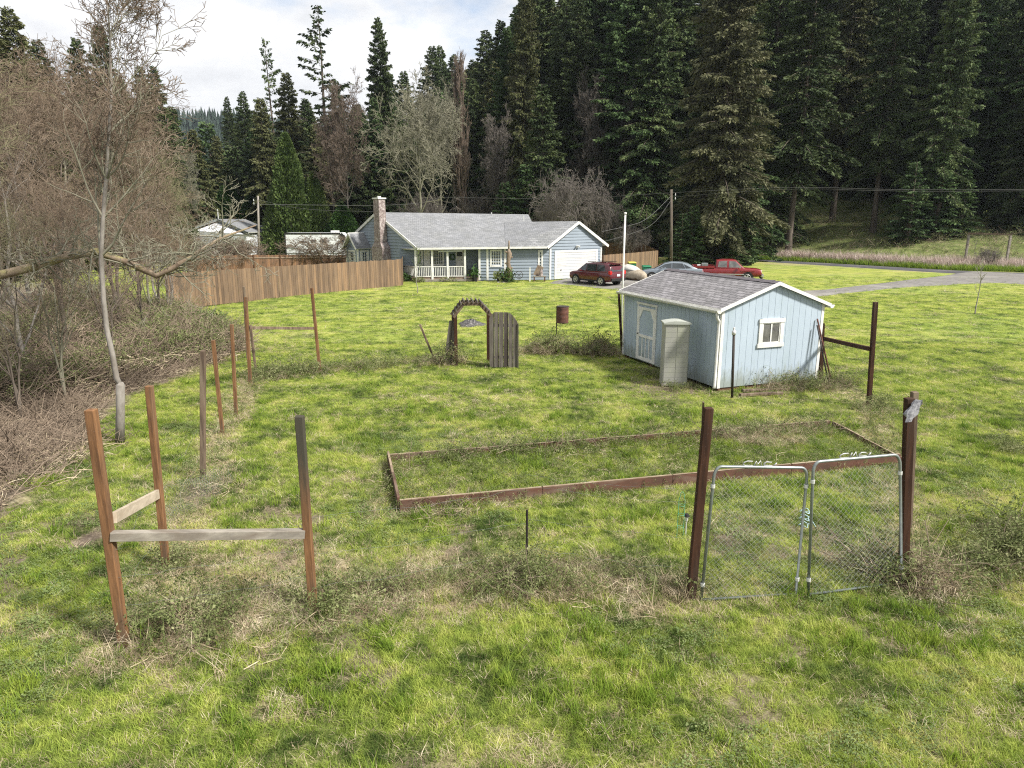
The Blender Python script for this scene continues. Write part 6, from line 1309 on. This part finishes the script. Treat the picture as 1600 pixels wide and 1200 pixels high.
plant(535, 88, 318, 'V', 'laurel', 1.6, label='low dark green evergreen just left of the house chimney', name='cedar_tree', group=None)
for px, d, top, col in ((330, 106, 300, 'laurel'), (362, 107, 290, 'laurel'), (398, 106, 298, 'laurel'), (428, 108, 300, 'laurel'), (300, 106, 305, 'laurel')): plant(px, d, top, 'V', col, 1.7, row='in the low hedge', name='evergreen_shrub', group='dense evergreen hedge behind the neighbouring house')
SK = [(-200, -60), (0, -30), (60, 20), (110, 70), (185, 60), (245, 125), (285, 175), (300, 235), (370, 235), (395, 160), (430, 150), (480, 150), (560, 150), (605, 90), (650, 120), (700, 90), (750, 70), (785, 30), (820, -70), (1800, -150)]
for rowd, step, dy, rw in ((112, 38, 40, 'in the second row'), (136, 34, 20, 'in the third row'), (165, 40, 5, 'in the back row')):
    px = -60 if rowd == 112 else 250
    while px < 1700:
        top = np.interp(px, *zip(*SK))+dy+tr_rng.uniform(0, 60)
        if not (292 < px < 385): plant(px, rowd+tr_rng.uniform(-7, 7)-(30 if px < 290 else 0), top, tr_rng.choice('AABNC' if px < 900 else 'AABT'), tr_rng.choice(['fir_dark', 'fir_dark', 'fir_green', 'fir_olive']), tr_rng.uniform(.95, 1.3), rw)
        px += step*tr_rng.uniform(.75, 1.25)
# low evergreen skirts along the forest edge
for px, d, top in ((1420, 80, 250), (1460, 82, 235), (1500, 82, 262), (1064, 71, 330), (1085, 72, 318), (1148, 72, 322), (1172, 73, 330), (820, 88, 255), (790, 88, 282)): plant(px, d, top, 'Y', 'fir_green' if px > 1380 or px < 1200 else 'fir_dark', 1.25, row='low at the forest edge', group='low evergreens at the forest edge')
def bplant(px, d, top, kind, H, label, wide=1., group=None, name='bare_tree', crown=None, wood=None, x=None, zb=None, cat='bare tree'):
    q = at(px, 345, d); zt = at(px, top, d).z; zg = T(q.x, d); s = (zt-zg)/HB[kind]
    tree(name, BARE[kind], (q.x, d, zg-.15), (s*wide, s*wide, s), tr_rng.random()*6.28, label, cat, group, crown, wood)
bplant(655, 88, 112, 'maple', 17.5, 'pale lichen-covered bare tree above the house roof', .8); bplant(690, 96, 120, 'maple', 17.5, 'second pale bare tree just behind the lichen-covered one', .65)
bplant(545, 90, 122, 'alder', 17.5, 'bronze-brown bare tree left of the house chimney', .6); bplant(520, 92, 165, 'alder', 17.5, 'darker bronze bare tree above the trailer end', .6)
bplant(724, 96, 80, 'poplar', 19.5, 'narrow brown upright bare poplar above the house ridge', .9); bplant(716, 97, 100, 'poplar', 19.5, 'slightly shorter brown poplar stem beside the narrow poplar', .7)
bplant(778, 94, 175, 'alder', 17.5, 'grey bare tree between the poplar and the dark firs', .55, crown='twig_grey'); bplant(920, 92, 110, 'alder', 17.5, 'dim grey bare tree in front of the firs above the garage', .5, crown='twig_dim'); bplant(975, 92, 130, 'alder', 17.5, 'dim grey-brown bare tree above the cedar fence by the cars', .45, crown='twig_dim')
bplant(300, 84, 215, 'alder', 17.5, 'greenish bare tree above the neighbouring house roof', .7, crown='twig_pale'); bplant(470, 112, 175, 'alder', 17.5, 'grey-green bare tree above the pyramid cedar', .5, crown='twig_grey')
for px, d, top, w, lb in ((900, 75, 262, .9, 'large pinkish grey arching bare shrub behind the garage roof'), (945, 76, 300, .7, 'grey arching bare shrub right above the garage peak'), (862, 78, 308, .6, 'lower grey bare shrub above the right roof ridge'), (665, 92, 300, .9, 'brownish bare shrub above the middle of the house roof'), (985, 74, 348, 1.1, 'low bare bramble shrub behind the white pole'), (745, 96, 298, .8, 'pale twisted bare shrub on the slope above the ridge'), (1555, 66, 384, 1.0, 'reddish bare brush beside the old timber frame')): bplant(px, d, top, 'shrub', 4.2, lb, w*.62, name='bare_shrub', cat='bare shrub')
for px, d, top, w, lb in ((507, 60, 364, 1.5, 'round pinkish-brown bare bush between trailer and house bay'), (470, 60, 390, 1.2, 'smaller pale bare bush over the cedar fence before the trailer'), (420, 58, 396, 1.2, 'grey bare bush behind the middle of the long fence'), (372, 58, 368, 1.3, 'wide grey-green bare bush below the neighbouring house'), (330, 56, 366, 1.4, 'olive-grey bare bush at the left of the dark fence'), (300, 50, 385, 1.2, 'dense grey bare bush next to the thicket edge')): bplant(px, d, top, 'bush', 2.6, lb, w, name='bare_bush', cat='bare bush')
# thicket on the left
k = 0
for px, d, top, kind, w in ((20, 19, 60, 'thick', 1.1), (75, 22, 60, 'thick2', 1.25), (-40, 18, 20, 'thick', 1.1), (125, 24, 80, 'thick', 1.0), (50, 28, 50, 'thick', 1.2), (165, 28, 105, 'thick2', 1.2), (208, 30, 135, 'thick', 1.1), (235, 31, 215, 'thick2', 1.0), (262, 36, 235, 'thick', 1.0), (5, 33, 80, 'thick', 1.2), (110, 34, 55, 'thick', 1.2), (190, 38, 120, 'thick', 1.1), (232, 42, 160, 'thick', 1.2), (150, 20, 240, 'thick2', .9), (60, 17, 260, 'thick2', .9), (205, 26, 290, 'thick2', 1.0), (250, 30, 345, 'thick2', .9), (-20, 15, 300, 'thick2', 1.0), (280, 33, 375, 'thick2', .8)):
    k += 1; H = 10 if kind == 'thick' else 8.6
    dist = 'nearest' if d < 20 else ('middle' if d < 30 else 'far'); w *= .62 if px > 200 else .85; bplant(px, d, top, kind, H, f'brown twiggy bare tree in the {dist} thicket {landmark(px) if px > 90 else "near the left edge"}', w, 'bare trees of the left thicket', crown=['twig_brown', 'twig_brown', 'twig_warm', 'twig_moss', 'twig_warm'][k % 5], wood=['bark', 'bark_pale', 'bark', 'twig_pale'][k % 4])
# the pruned young tree with grey trunk
ppx = [(186, 692), (188, 640), (188, 602), (182, 590), (176, 555), (167, 515), (162, 470), (158, 400), (161, 340), (166, 280), (170, 210), (174, 150), (172, 60), (166, -20)]
d0_ = G(186, 692).y; pth = [at(px, py, d0_) for px, py in ppx]; b = pth[0].copy(); b.z = T(b.x, b.y); pth = [tuple(q-b) for q in pth]; pth[0] = (pth[0][0], pth[0][1], -.1)
r_ = np.random.default_rng(77); g_ = grow(r_, [pth[0]]+pth[3:], 4, (34, 8, 6, 4), (.26, .5, .5, .5), (38, 40, 42, 45), (0, .10, .05, .02, 0), .095, .12, .35, minr=.005)
e = empty('young_tree', b, 'slender grey-barked young tree with old pruning cut, left of the garden posts', 'tree'); o = MB()
o.tube(pth[:3]+[tuple(Vector(pth[2])+Vector((.03, 0, .06)))], [.095, .085, .085, .045], 10); o.tube(pth[2:], [.05, .056, .053, .05, .046, .042, .038, .034, .03, .025, .018, .012], 8); o.build('trunk', 'bark_pale', e, True)
S1 = [s for l in g_[1:3] for s in l]+[s for s in g_[0] if s[2] > 5]; S2 = [s for l in g_[3:] for s in l]; meshobj('branches', segmesh('branches', S1, 'twig_pale', 4), e); meshobj('twigs', segmesh('twigs', S2, 'twig_brown', 3), e)
# crooked mossy limb reaching across the thicket
lp = [(-60, 440, 15), (0, 430, 15), (60, 415, 15.3), (100, 402, 15.6), (150, 393, 16), (200, 410, 16.3), (245, 431, 16.5), (272, 418, 16.5), (300, 400, 16.7), (345, 372, 17), (400, 352, 17.5)]
P_ = [at(*q) for q in lp]; b = Vector((P_[0].x, P_[0].y, T(P_[0].x, P_[0].y))); e = empty('mossy_limb', b, 'long crooked mossy limb arching across the thicket at the left', 'limb')
o = MB(); o.tube([b*0+Vector((-.3, 0, 0)), P_[0]-b], [.2, .17], 9); o.tube([q-b for q in P_], [.10, .095, .09, .087, .083, .077, .072, .063, .05, .034, .015], 9); o.build('limb', 'moss_bark', e, True)
S_ = []
for i in range(2, 10):
    for k in range(7):
        p0 = np.array(P_[i]-b)+r_.normal(0, .05, 3); d = np.array([r_.normal(.2, .7), r_.normal(0, .5), r_.normal(.1 if i < 6 else .25, .45)]); d /= np.linalg.norm(d); L = r_.uniform(.5, 1.5)
        q = grow(r_, [p0+d*L*t+r_.normal(0, .03, 3)*(t > 0) for t in np.linspace(0, 1, 6)], 2, (6, 4), (.5, .5), (45, 45), (0, 0, 0), .022, .2, .2, minr=.005)
        for l in q: S_ += l
meshobj('branches', segmesh('branches', S_, 'twig_pale', 4), e)
# saplings
def sapling(px, py, top, H, label, seed, wood='twig_pale'):
    b = G(px, py); h = at(px, top, b.y).z; r_ = np.random.default_rng(seed); q = grow(r_, [(r_.normal(0, .02), 0, h*t) for t in np.linspace(0, 1, 8)], 2, (9, 4), (.35, .5), (35, 35), (0, .15, .1), .035, .1, .35, minr=.008)
    e = empty('sapling', b, label, 'sapling'); meshobj('trunk', segmesh('trunk', q[0], 'bark_pale', 6), e); meshobj('crown', segmesh('crown', q[1]+q[2], wood, 4), e)
sapling(1524, 490, 422, 2, 'bare little sapling alone on the lawn at the right', 5, 'twig_pale'); sapling(652, 458, 398, 2, 'small budding sapling on the lawn before the porch', 6, 'clover'); sapling(1520, 415, 378, 2, 'spindly bare sapling in the reeds across the road', 8)
# small shrubs along the thicket edge and house beds
def shrub(px, py, r, h, n, m, label, ls=.10, seed=1):
    b = G(px, py); b.z = T(b.x, b.y); r_ = np.random.default_rng(seed); D = r_.normal(0, 1, (n, 3)); D /= np.linalg.norm(D, axis=1, keepdims=True); rr = r_.random(n)**.4; Pp = D*rr[:, None]*np.array([r, r, h/2])*(.8+.4*r_.random((n, 1)))+[0, 0, h/2]; Pp[:, 2] = np.maximum(Pp[:, 2], .02)
    E = r_.normal(0, 1, (n, 3))+D; E /= np.linalg.norm(E, axis=1, keepdims=True); s = np.cross(E, r_.normal(0, 1, (n, 3))); s /= np.linalg.norm(s, axis=1, keepdims=True); s *= ls*.3
    e = empty('shrub', b, label, 'shrub'); meshobj('foliage', npmesh('foliage', np.stack([Pp, Pp+E*ls*.5+s, Pp+E*ls, Pp+E*ls*.5-s], 1).reshape(-1, 3), np.arange(n*4).reshape(-1, 4), m), e)
    S = [(0, 0, 0, *(Pp[i]*.8), .012, .004) for i in range(0, min(n, 60))]; meshobj('stems', segmesh('stems', S, 'twig_brown', 3), e)
shrub(322, 520, .9, 1.0, 1400, 'clover', 'grey-green leafy bush beside the left lawn edge', .13, 2); shrub(290, 530, 1.3, .9, 2200, 'bramble_leaf', 'low bramble bush spreading over the lawn corner at the left', .13, 3)
shrub(630, 440, .6, .7, 500, 'laurel', 'dark evergreen shrub at the fence end by the porch', .12, 4); shrub(655, 441, .5, .4, 300, 'bramble_leaf', 'low brown plants at the porch foot', .1, 5)
shrub(700, 440, .7, .35, 300, 'bramble_leaf', 'low reddish plants under the porch railing', .1, 6)
# distant wooded ridge
n = 4200; fx = RNG.uniform(-430, -90, n); fy = RNG.uniform(330, 660, n); fz = tz(fx, fy); V = []
hh = RNG.uniform(12, 21, n); 
for lv in range(5):
    k = 9; a0 = RNG.random(n)*6.28; zb = fz+hh*(.05+.19*lv); zt = zb+hh*.26; rr = hh*.24*(1-lv*.18)
    for j in range(k):
        a = a0+6.283*j/k; q = rr*RNG.uniform(.5, 1.15, n)
        V.append(np.stack([np.stack([fx, fy, zt], 1), np.stack([fx+np.cos(a-.5)*q, fy+np.sin(a-.5)*q, zb-RNG.random(n)*2], 1), np.stack([fx+np.cos(a+.5)*q, fy+np.sin(a+.5)*q, zb-RNG.random(n)*2], 1)], 1).reshape(-1, 3))
V = np.concatenate(V); tag(meshobj('distant_forest', npmesh('distant_forest', V, np.arange(len(V)).reshape(-1, 3), 'far_fir')), 'blue-green forest covering the far ridge at the left', 'forest', kind='stuff')
# ================================================================ HAZE, SKY, SUN, CAMERA
def haze():
    m = bpy.data.materials.new('haze'); m.use_nodes = True; nt = m.node_tree; nt.nodes.remove(nt.nodes['Principled BSDF'])
    v = nt.nodes.new('ShaderNodeVolumePrincipled'); v.inputs['Color'].default_value = (.78, .88, 1, 1); v.inputs['Density'].default_value = .00011; v.inputs['Anisotropy'].default_value = .2
    nt.links.new(v.outputs[0], nt.nodes['Material Output'].inputs['Volume']); MAT['haze'] = m
    o = MB(); o.box((-10, 480, 75), (900, 1020, 155)); ob = o.build('haze', 'haze'); tag(ob, 'thin blue air over the whole valley', 'haze', kind='stuff')
HAZE = True
if HAZE: haze()
w = bpy.data.worlds.new('World'); scene.world = w; w.use_nodes = True; nt = w.node_tree; bg = nt.nodes['Background']
SUN_AZ = math.atan2(-.49, .87); SUN_EL = R(46)
sky = nt.nodes.new('ShaderNodeTexSky'); sky.sky_type = 'NISHITA'; sky.sun_disc = False; sky.sun_elevation = SUN_EL; sky.sun_rotation = math.pi/2-SUN_AZ
tc = nt.nodes.new('ShaderNodeTexCoord'); mp = nt.nodes.new('ShaderNodeMapping'); mp.inputs['Scale'].default_value = (1, 1, 2.2); mp.inputs['Location'].default_value = (.3, .1, .2); nt.links.new(tc.outputs['Generated'], mp.inputs[0])
nz = noise(nt, mp.outputs[0], 2.6, 7, .55); nz2 = noise(nt, mp.outputs[0], 5, 6, .6)
cm = ramp(nt, nz, [(.29, (0, 0, 0)), (.42, (1, 1, 1))]); cc_ = ramp(nt, nz2, [(.32, (4.3, 4.4, 4.6)), (.6, (5.8, 5.82, 5.9))])
nt.links.new(mixc(nt, cm, sky.outputs[0], cc_), bg.inputs[0]); bg.inputs[1].default_value = .10
sl_ = bpy.data.lights.new('sun', 'SUN'); sl_.energy = 4.4; sl_.angle = R(7); sl_.color = (1, .95, .87); so = link(bpy.data.objects.new('sun', sl_))
sv = Vector((math.cos(SUN_AZ)*math.cos(SUN_EL), math.sin(SUN_AZ)*math.cos(SUN_EL), math.sin(SUN_EL))); so.rotation_euler = sv.to_track_quat('Z', 'Y').to_euler()
cam = bpy.data.cameras.new('camera'); cam.sensor_width = 36; cam.lens = FP/1600*36; cam.clip_end = 3000; co = link(bpy.data.objects.new('camera', cam))
co.location = (0, 0, CH); co.rotation_euler = (math.pi/2-PITCH, 0, 0); scene.camera = co
scene.view_settings.view_transform = 'Standard'; scene.view_settings.look = 'None'; scene.view_settings.exposure = .92; scene.view_settings.gamma = 1
scene.cycles.max_bounces = 6; scene.cycles.diffuse_bounces = 3; scene.cycles.glossy_bounces = 2; scene.cycles.transmission_bounces = 4; scene.cycles.volume_bounces = 0; scene.cycles.use_denoising = False; scene.cycles.filter_width = 1.15; scene.cycles.sample_clamp_indirect = 1.5; scene.cycles.sample_clamp_direct = 5
